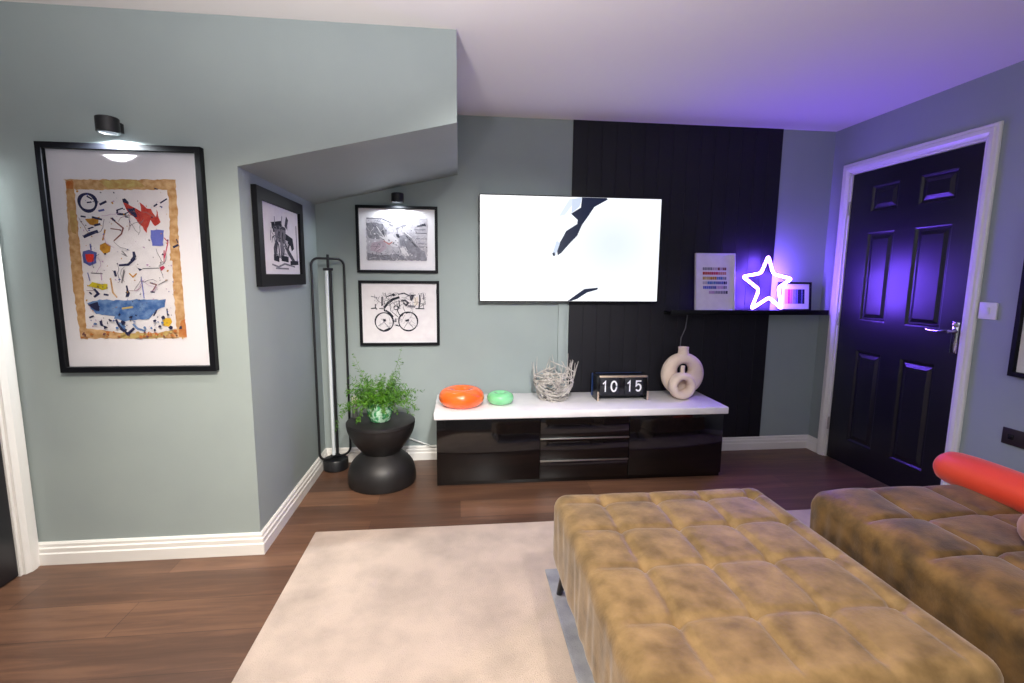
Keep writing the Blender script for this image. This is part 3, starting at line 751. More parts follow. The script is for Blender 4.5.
# ------------------------------------------------------------------ pictures
def splats(n, x0, x1, y0, y1, cols, s0=0.0012, s1=0.004):
    out = []
    for i in range(n):
        x, y, r = random.uniform(x0, x1), random.uniform(y0, y1), random.uniform(s0, s1)
        k = random.choice((5, 6, 7))
        out.append(('p', random.choice(cols), [(x + r * random.uniform(.6, 1.3) * math.cos(2 * PI * j / k), y + r * random.uniform(.6, 1.3) * math.sin(2 * PI * j / k)) for j in range(k)]))
    return out
def scrawl(n, x0, x1, y0, y1, cols, w=0.0016, L=0.05):
    out = []
    for i in range(n):
        x, y, a = random.uniform(x0, x1), random.uniform(y0, y1), random.uniform(0, 2 * PI)
        pts = [(x, y)]
        for k in range(4):
            a += random.uniform(-0.7, 0.7)
            x += L / 4 * math.cos(a); y += L / 4 * math.sin(a)
            pts.append((min(max(x, x0), x1), min(max(y, y0), y1)))
        out.append(('s', random.choice(cols), w, pts))
    return out
framed_picture('framed_artwork', 'large black framed abstract painting with tan border and colourful marks on the stair wall', 'picture', (-1.3475, YL, 1.3225), 0, 0.612, 0.925, 0.023, 0.032, M['frame_black'],
               BIG, (-0.229, 0.19, -0.325, 0.331), rough=0.0025,
               splat=splats(150, -0.185, 0.16, -0.27, 0.28, ['navy', 'navy', 'grey', 'mauve', 'ochre', 'blue']) + scrawl(26, -0.18, 0.155, -0.12, 0.2, ['grey', 'brown', 'navy', 'mauve'], 0.0018, 0.07) + splats(40, -0.215, 0.185, -0.318, -0.29, ['rust', 'tan2', 'brown'], 0.003, 0.008) + splats(24, -0.17, 0.14, -0.285, -0.215, ['navy', 'blue3'], 0.003, 0.008))
framed_picture('framed_print', 'black framed grey sketchy print under the small spotlight, upper of two on the back wall', 'picture', (-0.399, D, 1.5055), 0, 0.522, 0.43, 0.018, 0.026, M['frame_black'],
               RACE, (-0.195, 0.186, -0.135, 0.14), rough=0.003, glass=False,
               splat=splats(120, -0.185, 0.178, -0.13, 0.13, ['g2', 'g3', 'g1', 'lt', 'g3'], 0.002, 0.006) + scrawl(70, -0.185, 0.178, -0.13, 0.13, ['g3', 'g4', 'g2', 'lt'], 0.0018, 0.06))
framed_picture('framed_print', 'black framed bicycle sketch below the grey print, beside the television', 'picture', (-0.394, D, 1.0235), 0, 0.524, 0.432, 0.018, 0.026, M['frame_black'],
               CYCLE, (-0.232, 0.232, -0.185, 0.185), glass=False,
               splat=scrawl(70, -0.16, 0.17, 0.03, 0.135, ['g3', 'g4', 'ink'], 0.0022, 0.04) + scrawl(40, -0.13, 0.12, -0.09, 0.04, ['g3', 'g2'], 0.0018, 0.04))
framed_picture('framed_print', 'black deep framed figure sketch on the recess side wall above the floor lamp', 'picture', (XL, 2.665, 1.444), PI / 2, 0.65, 0.452, 0.058, 0.024, M['frame_black'],
               FIGURE, (-0.25, 0.25, -0.155, 0.155), glass=False,
               splat=scrawl(40, -0.17, 0.08, -0.08, 0.08, ['g3', 'g4', 'ink'], 0.004, 0.05))
framed_picture('framed_picture', 'black framed white picture on the right wall, cut off by the photo edge', 'picture', (XR, 1.73, 1.215), -PI / 2, 0.60, 0.78, 0.022, 0.03, M['frame_black'],
               [('p', 'g1', [(-0.12, -0.2), (0.12, -0.2), (0.12, 0.2), (-0.12, 0.2)])], (-0.2, 0.2, -0.28, 0.28), glass=False)

# wall spotlights above two of the pictures
def picture_light(label, loc, watts):
    t = thing('picture_light', label, 'wall light', loc)
    a = MB(); a.box((-0.02, -0.03, 0.005), (0.02, 0, 0.045), 0.003); a.build('bracket', M['black_metal'], t)
    b = MB(); b.lathe([(0.028, -0.028), (0.036, -0.028), (0.039, -0.025), (0.039, 0.027), (0.036, 0.030), (0.0, 0.030)], (0, -0.065, 0.02), 32, cap=False)
    b.lathe([(0.028, -0.028), (0.028, -0.014)], (0, -0.065, 0.02), 32, cap=False)
    b.build('housing', M['black_metal'], t)
    l = MB(); l.lathe([(0.0, 0), (0.028, 0)], (0, -0.065, 0.004), 32, cap=False); l.build('lens', M['picture_light_lens'], t)
    li = bpy.data.lights.new('spot', 'SPOT'); li.energy = watts; li.color = (0.9, 0.97, 1.0); li.spot_size = math.radians(172); li.spot_blend = 0.4; li.shadow_soft_size = 0.025
    lo = bpy.data.objects.new('lamp_bulb', li); COL.objects.link(lo); lo.parent = t; lo.location = (0, -0.065, -0.012); lo.rotation_euler = (math.radians(-6), 0, 0)
    return t
picture_light('black cylinder spotlight above the large abstract painting', (-1.357, YL, 1.824), 60.0)
picture_light('black cylinder spotlight under the stairs above the grey print', (-0.386, D, 1.742), 8.0)

# ------------------------------------------------------------------ television
t = thing('television', 'wall mounted flat television showing a white picture with dark streaks', 'television', (0.747, D, 1.4537))
mb = MB(); mb.box((-0.6157, -0.075, -0.349), (0.6157, -0.045, 0.349), 0.004); mb.build('bezel', M['plastic_black'], t)
mb = MB(); mb.box((-0.40, -0.048, -0.25), (0.40, -0.022, 0.20), 0.01); mb.build('rear_housing', M['plastic_black'], t)
mb = MB(); mb.box((-0.2, -0.025, -0.15), (0.2, -0.0015, 0.12), 0.003); mb.build('wall_bracket', M['black_metal'], t)
scr = emit('television picture', (232, 240, 255), 1.25)
nt = scr.node_tree
tc = nt.nodes.new('ShaderNodeTexCoord'); mp = nt.nodes.new('ShaderNodeMapping'); mp.inputs['Location'].default_value = (-0.28, -0.05, 0); mp.inputs['Scale'].default_value = (1.0, 1.25, 1)
mp.vector_type = 'POINT'
gr = nt.nodes.new('ShaderNodeTexGradient'); gr.gradient_type = 'SPHERICAL'
rp = nt.nodes.new('ShaderNodeValToRGB'); rp.color_ramp.elements[0].position = 0.35; rp.color_ramp.elements[0].color = (0.98, 0.99, 1, 1); rp.color_ramp.elements[1].position = 0.95; rp.color_ramp.elements[1].color = (0.70, 0.765, 0.85, 1)
nt.links.new(tc.outputs['Object'], mp.inputs['Vector']); nt.links.new(mp.outputs['Vector'], gr.inputs['Vector']); nt.links.new(gr.outputs['Fac'], rp.inputs['Fac'])
nt.links.new(rp.outputs['Color'], nt.nodes['Principled BSDF'].inputs['Emission Color'])
mb = MB(); slots = ['_s']
mb.face([(-0.609, -0.342, 0), (0.609, -0.342, 0), (0.609, 0.342, 0), (-0.609, 0.342, 0)])
TVC = [(k, c_, [(x, max(-0.341, min(0.341, y))) for x, y in p]) for k, c_, p in TV]
paint_marks(mb, TVC, slots, 0.0003, 0.0001)
tvm = {'_s': scr, 'ink': emit('television dark streak', (13, 26, 58), 1.0), 'shade': emit('television pale streak', (214, 224, 240), 1.2), 'shade2': emit('television soft streak', (196, 208, 228), 1.2)}
mb.build('screen', [tvm[s] for s in slots], t, loc=(0, -0.0765, 0), rot=(PI / 2, 0, 0), flip=False, smooth=False)
mb = MB(); mb.box((0.681, D - 0.016, 0.10), (0.738, D, 1.20), 0.003)
tag(mb.build('cable_cover', M['paint']), 'painted cable cover strip running down from the television', 'cable cover')

# ------------------------------------------------------------------ media unit
SX0, SX1, SY0, SY1, SZ = -0.14, 1.675, 2.842, 3.29, 0.47
t = thing('media_unit', 'long glossy black low media unit with a white marble top under the television', 'tv stand', (0.7675, 3.08, 0))
ox, oy = 0.7675, 3.08
mb = MB()
mb.box((SX0 - ox, SY0 + 0.03 - oy, 0.0), (SX1 - ox, SY1 - oy, 0.424), 0.002)
mb.build('body', M['black_gloss'], t)
mb = MB(); mb.box((SX0 - 0.014 - ox, SY0 - 0.012 - oy, 0.4235), (SX1 + 0.016 - ox, SY1 + 0.004 - oy, SZ), 0.008, 3); mb.build('marble_top', M['marble'], t)
F0 = SY0 + 0.010 - oy
for a, b in ((SX0, 0.489), (1.055, SX1)):
    mb = MB(); mb.box((a + 0.002 - ox, F0, 0.03), (b - 0.002 - ox, F0 + 0.0195, 0.42), 0.002); dr = mb.build('door', M['black_gloss'], t)
for i, (z0, z1) in enumerate(((0.030, 0.146), (0.152, 0.288), (0.294, 0.42))):
    mb = MB(); mb.box((0.492 - ox, F0, z0), (1.052 - ox, F0 + 0.0195, z1), 0.002); dr = mb.build('drawer', M['black_gloss'], t)
    if i < 2:
        mb = MB(); mb.box((0.492 - ox, F0 - 0.008, z1 - 0.006), (1.052 - ox, F0 + 0.004, z1 + 0.003), 0.0015); mb.build('handle', M['steel'], dr)

# things on the media unit
mb = MB(); mb.torus(0.082, 0.060, (0, 0, 0.056), 64, 28, rz=0.056)
tag(mb.build('ring_lamp', M['orange_glass'], loc=(0.012, 3.0, SZ)), 'glossy orange ring shaped ornament at the left end of the marble top', 'ornament')
mb = MB(); mb.torus(0.046, 0.040, (0, 0, 0.037), 48, 24, rz=0.037)
tag(mb.build('ring_ornament', M['green_glass'], loc=(0.258, 3.03, SZ)), 'small pale green ring shaped ornament beside the orange one', 'ornament')
# basket of loose twigs
t = thing('twig_basket', 'open basket of pale woven twigs on the marble top', 'basket', (0.618, 3.115, SZ))
mb = MB()
rnd = random.Random(21)
def bpt(a, z, k=1.0):
    r = (0.092 + 0.036 * min(1, z / 0.12)) * k
    return Vector((r * math.cos(a), r * math.sin(a), z))
for i in range(72):
    a = rnd.uniform(0, 2 * PI); da = rnd.uniform(0.35, 1.25) * rnd.choice((-1, 1)); z0 = rnd.uniform(0.006, 0.16); z1 = min(0.235, max(0.006, z0 + rnd.uniform(-0.13, 0.13)))
    pts = [bpt(a + da * k / 4, z0 + (z1 - z0) * k / 4, rnd.uniform(0.96, 1.06)) for k in range(5)]
    mb.tube(pts, rnd.uniform(0.003, 0.0062), 6, taper=0.0024)
for i in range(22):
    a = rnd.uniform(0, 2 * PI)
    p = bpt(a, rnd.uniform(0.10, 0.17)); q = bpt(a + rnd.uniform(-0.5, 0.5), rnd.uniform(0.22, 0.295), rnd.uniform(1.0, 1.25))
    mb.tube([p, (p + q) / 2 + Vector((rnd.uniform(-.006, .006), rnd.uniform(-.006, .006), 0)), q], 0.0032, 6, taper=0.0014)
for i in range(24):
    a = rnd.uniform(0, 2 * PI); z = rnd.uniform(0.02, 0.2); da = rnd.uniform(0.9, 2.0)
    p, q = bpt(a, z, 1.03), bpt(a + da, min(0.24, max(0.01, z + rnd.uniform(-0.07, 0.07))), 1.03)
    mb.tube([p, (p + q) / 2 * 1.04 + Vector((0, 0, -0.04 * (p.z + q.z) / 2)), q], rnd.uniform(0.003, 0.0055), 6, taper=0.003)
for i in range(16):
    a = rnd.uniform(0, 2 * PI); b = a + rnd.uniform(2.0, 4.2)
    mb.tube([bpt(a, 0.0042), bpt(b, 0.0045)], 0.0036, 6)
mb.build('weave', M['twig'], t)

# flip clock reading 10 15
CX0, CW, CHT, CDP, CY = 0.892, 0.352, 0.168, 0.115, 3.035
t = thing('flip_clock', 'black flip clock with white digits standing on the marble top', 'clock', (CX0 + CW / 2, CY + CDP / 2, SZ))
hw, hd_ = CW / 2, CDP / 2
for s in (-1, 1):
    mb = MB(); mb.box((s * hw - (0.016 if s > 0 else 0), -hd_, 0), (s * hw + (0 if s > 0 else 0.016), hd_, CHT), 0.003); mb.build('side_panel', M['plastic_black'], t)
    mb = MB(); mb.box((s * (hw - 0.008) - 0.006, -hd_ - 0.003, 0.0), (s * (hw - 0.008) + 0.006, -hd_ + 0.0005, 0.062), 0.001); mb.build('edge_glint', M['cream_metal'], t)  # light caught on the panel's front edge, modelled as a pale strip
mb = MB(); mb.box((-hw + 0.0155, -hd_ + 0.0155, 0.028), (hw - 0.0155, hd_ - 0.001, CHT - 0.004), 0.003); mb.build('case', M['plastic_black'], t)
mb = MB(); mb.box((-hw + 0.0155, -hd_ - 0.001, CHT - 0.013), (hw - 0.0155, -hd_ + 0.016, CHT - 0.001), 0.002); mb.build('top_plate', M['cream_metal'], t)
mb = MB(); mb.box((-hw - 0.002, hd_ - 0.001, 0.01), (hw + 0.002, hd_ + 0.022, CHT - 0.005), 0.004); mb.build('rear_cover', M['blue_plastic'], t)
def arc(cx, cy, rx, ry, a0, a1, n=14):
    return [(cx + rx * math.cos(math.radians(a0 + (a1 - a0) * i / n)), cy + ry * math.sin(math.radians(a0 + (a1 - a0) * i / n))) for i in range(n + 1)]
dw, dh = 0.038, 0.066
GL = {'1': [[(-0.35, 0.28), (0.0, 0.5), (0.0, -0.5)]],
      '0': [arc(0, 0, 0.48, 0.5, 0, 360, 24)],
      '5': [[(0.42, 0.5), (-0.34, 0.5), (-0.40, 0.02)] + arc(0.0, -0.16, 0.44, 0.34, 140, -140, 16)]}
for k, (uc, txt) in enumerate(((0.245, '10'), (0.715, '15'))):
    xc = -hw + CW * uc
    fl = MB(); fl.box((xc - 0.062, -hd_ + 0.009, 0.038), (xc + 0.062, -hd_ + 0.016, 0.0945), 0.0015); fl.box((xc - 0.062, -hd_ + 0.009, 0.0955), (xc + 0.062, -hd_ + 0.016, 0.150), 0.0015)
    fo = fl.build('flap', M['flap'], t)
    for j, ch in enumerate(txt):
        dg = MB()
        for st in GL[ch]:
            pts = [(px * dw, py * dh) for px, py in st]
            paint_marks(dg, [('s', 'digit', 0.0108, pts)], ['digit'], 0.0, 0.0003)
        dg.build('digit', M['digit'], fo, loc=(xc + (-0.029, 0.029)[j], -hd_ + 0.0084, 0.095), rot=(PI / 2, 0, 0), flip=False, smooth=False)

# two ring vases, the small one standing in front of the large one
def ring_vase(label, loc, R_out, hole, hole_up, thick, neck_w, neck_h):
    mb = MB()
    n, m = 56, 20
    rows = []
    for i in range(n):
        a = 2 * PI * i / n
        d = Vector((math.cos(a), 0, math.sin(a)))
        hc = Vector((0, 0, hole_up))
        outer = d * R_out
        inner = hc + d * hole
        mid = (outer + inner) / 2
        half = (outer - inner).length / 2
        dr = (outer - inner).normalized()
        row = []
        for k in range(m):
            b = 2 * PI * k / m
            cb, sb = math.cos(b), math.sin(b)
            p = mid + dr * half * cb + Vector((0, -1, 0)) * thick / 2 * (abs(sb) ** 0.8) * (1 if sb >= 0 else -1)
            row.append(mb.bm.verts.new(p))
        rows.append(row)
    for i in range(n):
        for k in range(m):
            mb.bm.faces.new((rows[i][k], rows[(i + 1) % n][k], rows[(i + 1) % n][(k + 1) % m], rows[i][(k + 1) % m]))
    nk = MB()
    z0 = R_out
    mb.lathe([(neck_w * 1.25, z0 - 0.022), (neck_w * 1.05, z0 - 0.006), (neck_w * 0.95, z0 + neck_h * 0.5), (neck_w, z0 + neck_h), (neck_w * 0.8, z0 + neck_h + 0.001), (neck_w * 0.7, z0 + neck_h - 0.015), (0.0005, z0 + neck_h - 0.02)], n=28, sy=0.9)
    nk.bm.free()
    o = mb.build('ring_vase', M['vase'], loc=loc, sharp=50)
    return tag(o, label, 'vase')
ring_vase('large cream ring vase at the right end of the marble top', (1.522, 3.15, SZ + 0.1485), 0.149, 0.043, 0.032, 0.088, 0.036, 0.040)
ring_vase('small cream ring vase standing in front of the large ring vase', (1.476, 3.05, SZ + 0.0895), 0.090, 0.037, 0.006, 0.088, 0.014, 0.046)

# ------------------------------------------------------------------ picture ledge
t = thing('picture_ledge', 'narrow black picture ledge on the wall beside the door', 'shelf', (2.02, D, 1.03))
mb = MB(); mb.box((-0.58, -0.122, 0), (0.585, -0.010, 0.014), 0.001); mb.box((-0.58, -0.022, -0.012), (0.585, 0.0, 0.014), 0.001); mb.build('board', M['frame_black'], t)
mb = MB(); mb.box((-0.58, -0.130, -0.008), (0.585, -0.121, 0.026), 0.001); mb.build('front_lip', M['frame_black'], t)
ZLG = 1.0442
rows = []
cs = ['pinkish', 'red', 'pink', 'ochre', 'blue3', 'blue2', 'g3', 'crimson', 'g2', 'mauve']
rr = random.Random(4)
for k, (y, pal, x0, x1) in enumerate(((0.093, ['g3', 'pinkish', 'brown'], -0.09, 0.088), (0.062, ['red', 'crimson', 'pink'], -0.09, 0.085), (0.028, ['tan2', 'ochre', 'blue3', 'g2'], -0.09, 0.086), (-0.004, ['g1', 'blue3', 'blue', 'navy'], -0.09, 0.086), (-0.036, ['blue2', 'blue', 'mauve', 'g3'], -0.088, 0.086), (-0.070, ['mauve', 'g2', 'g3', 'g4'], -0.045, 0.092))):
    x = x0
    while x < x1 - 0.006:
        w = rr.uniform(0.008, 0.017)
        u = (x - x0) / (x1 - x0)
        rows.append(('p', pal[min(len(pal) - 1, int(u * len(pal) + rr.uniform(-0.3, 0.3)))], [(x, y - 0.010), (min(x + w, x1), y - 0.010), (min(x + w, x1), y + 0.010), (x, y + 0.010)]))
        x += w + 0.002
framed_picture('framed_print', 'white framed print of small coloured rows standing on the black ledge', 'picture', (1.772, D - 0.063, ZLG + 0.2005), 0, 0.288, 0.40, 0.008, 0.022, M['frame_white'], rows, (-0.13, 0.13, -0.187, 0.187), tilt=math.radians(-6), glass=False)
bars = [('p', c_, [(x, -0.052), (x + w, -0.052), (x + w, 0.052), (x, 0.052)]) for c_, x, w in (('mauve', -0.078, 0.022), ('crimson', -0.055, 0.018), ('pink', -0.036, 0.018), ('g2', -0.017, 0.02), ('blue2', 0.004, 0.016), ('navy', 0.021, 0.028), ('blue', 0.0495, 0.008), ('navy', 0.058, 0.016))]
framed_picture('framed_print', 'small black framed print of upright coloured bars half behind the neon star', 'picture', (2.395, D - 0.04, ZLG + 0.1035), 0, 0.245, 0.205, 0.013, 0.02, M['frame_black'], bars, (-0.105, 0.105, -0.086, 0.086), tilt=math.radians(-5), glass=False)
# neon star
t = thing('neon_star', 'glowing violet white neon star standing on the black ledge', 'neon sign', (2.148, 3.225, ZLG))
S5 = [(-0.03, 0.405), (0.0, 0.0)]
sv = [(-0.012, 0.387), (0.035, 0.262), (0.176, 0.230), (0.080, 0.168), (0.118, 0.018), (0.018, 0.100), (-0.110, 0.018), (-0.062, 0.155), (-0.190, 0.243), (-0.055, 0.268)]
path = []
for i in range(10):
    p, a, b = Vector(sv[i]), Vector(sv[i - 1]), Vector(sv[(i + 1) % 10])
    k = 0.022
    p0, p1 = p + (a - p).normalized() * k, p + (b - p).normalized() * k
    for s in range(5):
        u = s / 4
        q = p0 * (1 - u) ** 2 + p * 2 * u * (1 - u) + p1 * u ** 2
        path.append((q.x, 0, q.y))
mb = MB(); mb.tube(path, 0.0085, 10, closed=True); mb.build('tube', M['neon'], t)
mb = MB(); mb.box((-0.13, -0.014, 0.0), (0.135, 0.014, 0.008), 0.003); mb.build('base', M['plastic_black'], t)
mb = MB(); mb.tube([(1.612, D - 0.020, 1.040), (1.610, D - 0.020, 0.99), (1.603, D - 0.019, 0.92), (1.575, D - 0.018, 0.85), (1.57, D - 0.016, 0.76), (1.58, D - 0.016, 0.60), (1.60, D - 0.016, 0.40)], 0.004, 8)
tag(mb.build('power_cord', M['cord_grey']), 'thin grey cord hanging from the ledge down behind the large vase', 'cord')

# ------------------------------------------------------------------ corner: floor lamp, side table, plant
t = thing('floor_lamp', 'slim black loop floor lamp with a white tube in the recess corner', 'floor lamp', (-0.818, 3.205, 0), (0, 0, math.radians(38)))
mb = MB(); mb.lathe([(0.0, 0.0), (0.074, 0.0), (0.078, 0.004), (0.078, 0.066), (0.074, 0.072), (0.0, 0.072)], n=40, cap=False); mb.build('base', M['black_metal'], t)
def rloop(hw_, z0, z1, r, n=8):
    out = []
    for cx, cz, a0 in ((hw_ - r, z0 + r, -90), (hw_ - r, z1 - r, 0), (-hw_ + r, z1 - r, 90), (-hw_ + r, z0 + r, 180)):
        for i in range(n + 1):
            a = math.radians(a0 + 90 * i / n)
            out.append((cx + r * math.cos(a), 0, cz + r * math.sin(a)))
    return out
mb = MB(); mb.tube(rloop(0.105, 0.08, 1.375, 0.045), 0.0075, 10, closed=True); mb.build('loop_frame', M['black_metal'], t)
mb = MB(); mb.tube([(0.014, 0.0, 0.07), (0.014, 0.0, 1.31)], 0.0085, 12); mb.tube([(0.0, 0, 1.305), (0.0, 0, 1.40)], 0.008, 12); mb.box((-0.03, -0.018, 1.30), (0.026, 0.012, 1.318), 0.004); mb.box((-0.03, -0.018, 0.085), (0.026, 0.012, 0.10), 0.004); mb.build('post', M['black_metal'], t)
mb = MB(); mb.tube([(-0.014, -0.006, 0.10), (-0.014, -0.006, 1.30)], 0.0105, 14); mb.build('light_tube', M['led_tube'], t)

mb = MB()
prof = [(0.0, 0.0), (0.195, 0.0), (0.202, 0.004)]
for i in range(0, 13):
    q = i / 13
    prof.append((0.113 + 0.092 * (1 - q ** 3.2), 0.02 + 0.172 * q))
prof.append((0.111, 0.197))
for i in range(12, -1, -1):
    q = i / 13
    prof.append((0.113 + 0.092 * (1 - q ** 1.7), 0.374 - 0.172 * q))
prof += [(0.206, 0.375), (0.205, 0.39), (0.200, 0.394), (0.0, 0.394)]
mb.lathe(prof, n=64, cap=False)
tag(mb.build('side_table', M['black_stone'], loc=(-0.482, 2.975, 0), sharp=45), 'matt black hourglass shaped side table carrying the fern', 'side table')

t = thing('potted_fern', 'feathery green fern in a green and white pot on the black side table', 'plant', (-0.485, 2.965, 0.3948))
mb = MB(); mb.lathe([(0.0, 0.0), (0.056, 0.0), (0.062, 0.006), (0.076, 0.055), (0.081, 0.105), (0.080, 0.120), (0.074, 0.120), (0.073, 0.10), (0.0, 0.10)], n=40, cap=False); mb.build('pot', M['pot'], t)
mb = MB(); mb.lathe([(0.0, 0.106), (0.05, 0.107), (0.073, 0.103)], n=24, cap=False); mb.build('soil', M['soil'], t)
rf = random.Random(12)
st, lf = MB(), MB()
def frond(a, tilt, L, droop, dens=1.0):
    p = Vector((0.03 * math.cos(a), 0.03 * math.sin(a), 0.105))
    d = Vector((math.cos(a) * math.sin(tilt), math.sin(a) * math.sin(tilt), math.cos(tilt)))
    pts = [p.copy()]
    n = 12
    for i in range(n):
        d = (d + Vector((rf.uniform(-.06, .06), rf.uniform(-.06, .06), -droop * (0.4 + i / n)))).normalized()
        p = p + d * L / n
        if math.hypot(p.x - 0.003, p.y - 0.01) < 0.235 and p.z < 0.04:
            p.z = 0.04
            d.z = max(d.z, 0.0)
            d.normalize()
        pts.append(p.copy())
    st.tube(pts, 0.0014, 5, taper=0.0005)
    for i in range(2, n + 1):
        for s in range(int(5 * dens)):
            u = pts[i] + (pts[i - 1] - pts[i]) * rf.random()
            dd = (pts[i] - pts[i - 1]).normalized()
            side = dd.cross(Vector((rf.uniform(-1, 1), rf.uniform(-1, 1), rf.uniform(-1, 1)))).normalized()
            dirv = (side + dd * rf.uniform(0.2, 0.9) + Vector((0, 0, -0.15))).normalized()
            ll = rf.uniform(0.016, 0.040) * (1.15 - 0.5 * i / n)
            w = dirv.cross(Vector((rf.uniform(-1, 1), rf.uniform(-1, 1), rf.uniform(-1, 1)))).normalized() * rf.uniform(0.0016, 0.0034)
            lf.face([u, u + dirv * ll * 0.45 + w, u + dirv * ll, u + dirv * ll * 0.45 - w])
for i in range(92):
    frond(rf.uniform(0, 2 * PI), rf.uniform(0.3, 1.3), rf.uniform(0.13, 0.24), rf.uniform(0.03, 0.16))
for a, ti, L, dr, de in ((2.9, 0.42, 0.33, 0.0, 0.6), (0.15, 0.36, 0.36, 0.0, 0.6), (3.2, 1.2, 0.32, 0.26, 0.9), (4.2, 1.0, 0.22, 0.3, 1.0), (0.2, 1.1, 0.25, 0.05, 0.7), (2.5, 0.5, 0.30, 0.02, 0.7), (0.5, 0.45, 0.28, 0.0, 0.7)):
    frond(a, ti, L, dr, de)
st.build('stems', M['stem'], t)
fo = lf.build('foliage', M['fern'], t, flip=False)
t = thing('small_bottle', 'small grey bottle with a cream cap behind the fern on the side table', 'bottle', (-0.648, 3.03, 0.3946))
mb = MB(); mb.lathe([(0.0, 0), (0.015, 0), (0.017, 0.003), (0.017, 0.075), (0.012, 0.088), (0.010, 0.092), (0.0, 0.092)], n=24, cap=False); mb.build('flask', M['bottle'], t)
mb = MB(); mb.lathe([(0.0, 0.090), (0.019, 0.090), (0.020, 0.092), (0.018, 0.132), (0.015, 0.136), (0.0, 0.136)], n=24, cap=False); mb.build('cap', M['cap'], t)
t = thing('extension_lead', 'cream extension socket block on the floor behind the side table', 'extension lead', (-0.60, 3.235, 0))
mb = MB(); mb.box((-0.09, -0.03, 0), (0.07, 0.03, 0.05), 0.006); mb.build('housing', M['cream_plastic'], t)
mb = MB(); mb.box((-0.075, -0.012, 0.0495), (-0.045, 0.012, 0.066), 0.003); mb.build('plug', M['white_plastic'], t)
mb = MB(); mb.tube([(-0.52, D - 0.012, 0.26), (-0.43, D - 0.012, 0.205), (-0.34, D - 0.014, 0.155), (-0.25, D - 0.014, 0.118), (-0.19, D - 0.024, 0.098), (-0.12, D - 0.026, 0.10)], 0.006, 8)
tag(mb.build('white_cable', M['cord_white']), 'white cable sloping down the wall between side table and media unit', 'cable')

# ------------------------------------------------------------------ right wall plates
t = thing('light_switch', 'square white light switch on the right wall beside the black door', 'light switch', (XR, 2.172, 1.125), (PI / 2, 0, -PI / 2))
mb = MB(); mb.box((-0.042, -0.042, 0), (0.042, 0.042, 0.009), 0.003); mb.build('plate', M['white_plastic'], t)
mb = MB(); mb.box((-0.010, -0.017, 0.0085), (0.010, 0.017, 0.013), 0.002, rot=Matrix.Rotation(0.1, 3, 'X')); mb.build('rocker', M['white_plastic'], t)
t = thing('socket_plate', 'dark rectangular socket plate low on the right wall', 'wall plate', (XR, 1.955, 0.532), (PI / 2, 0, -PI / 2))
mb = MB(); mb.box((-0.075, -0.040, 0), (0.075, 0.040, 0.008), 0.002); mb.build('plate', M['dark_plate'], t)
for s in (-1, 1):
    mb = MB(); mb.box((s * 0.035 - 0.012, -0.012, 0.0075), (s * 0.035 + 0.012, 0.012, 0.0105), 0.001); mb.build('socket_insert', M['plastic_black'], t)

# ------------------------------------------------------------------ rugs, ottoman, sofa
def rug(name, label, x0, x1, y0, y1, z0, th, mat, rot=0.0):
    mb = MB()
    nx, ny = 40, 30
    cx, cy = (x0 + x1) / 2, (y0 + y1) / 2
    mb.box((x0 - cx, y0 - cy, 0), (x1 - cx, y1 - cy, th), 0.005, 3)
    return tag(mb.build(name, mat, loc=(cx, cy, z0), rot=(0, 0, rot)), label, 'rug')
rug('cream_rug', 'large mottled cream rug on the wood floor', -0.715, 2.52, -0.25, 2.362, 0.0, 0.012, M['rug_cream'])
rug('grey_rug', 'smaller grey rug lying on the cream rug under the ottoman', 0.362, 1.30, 0.35, 1.935, 0.012, 0.010, M['rug_grey'])

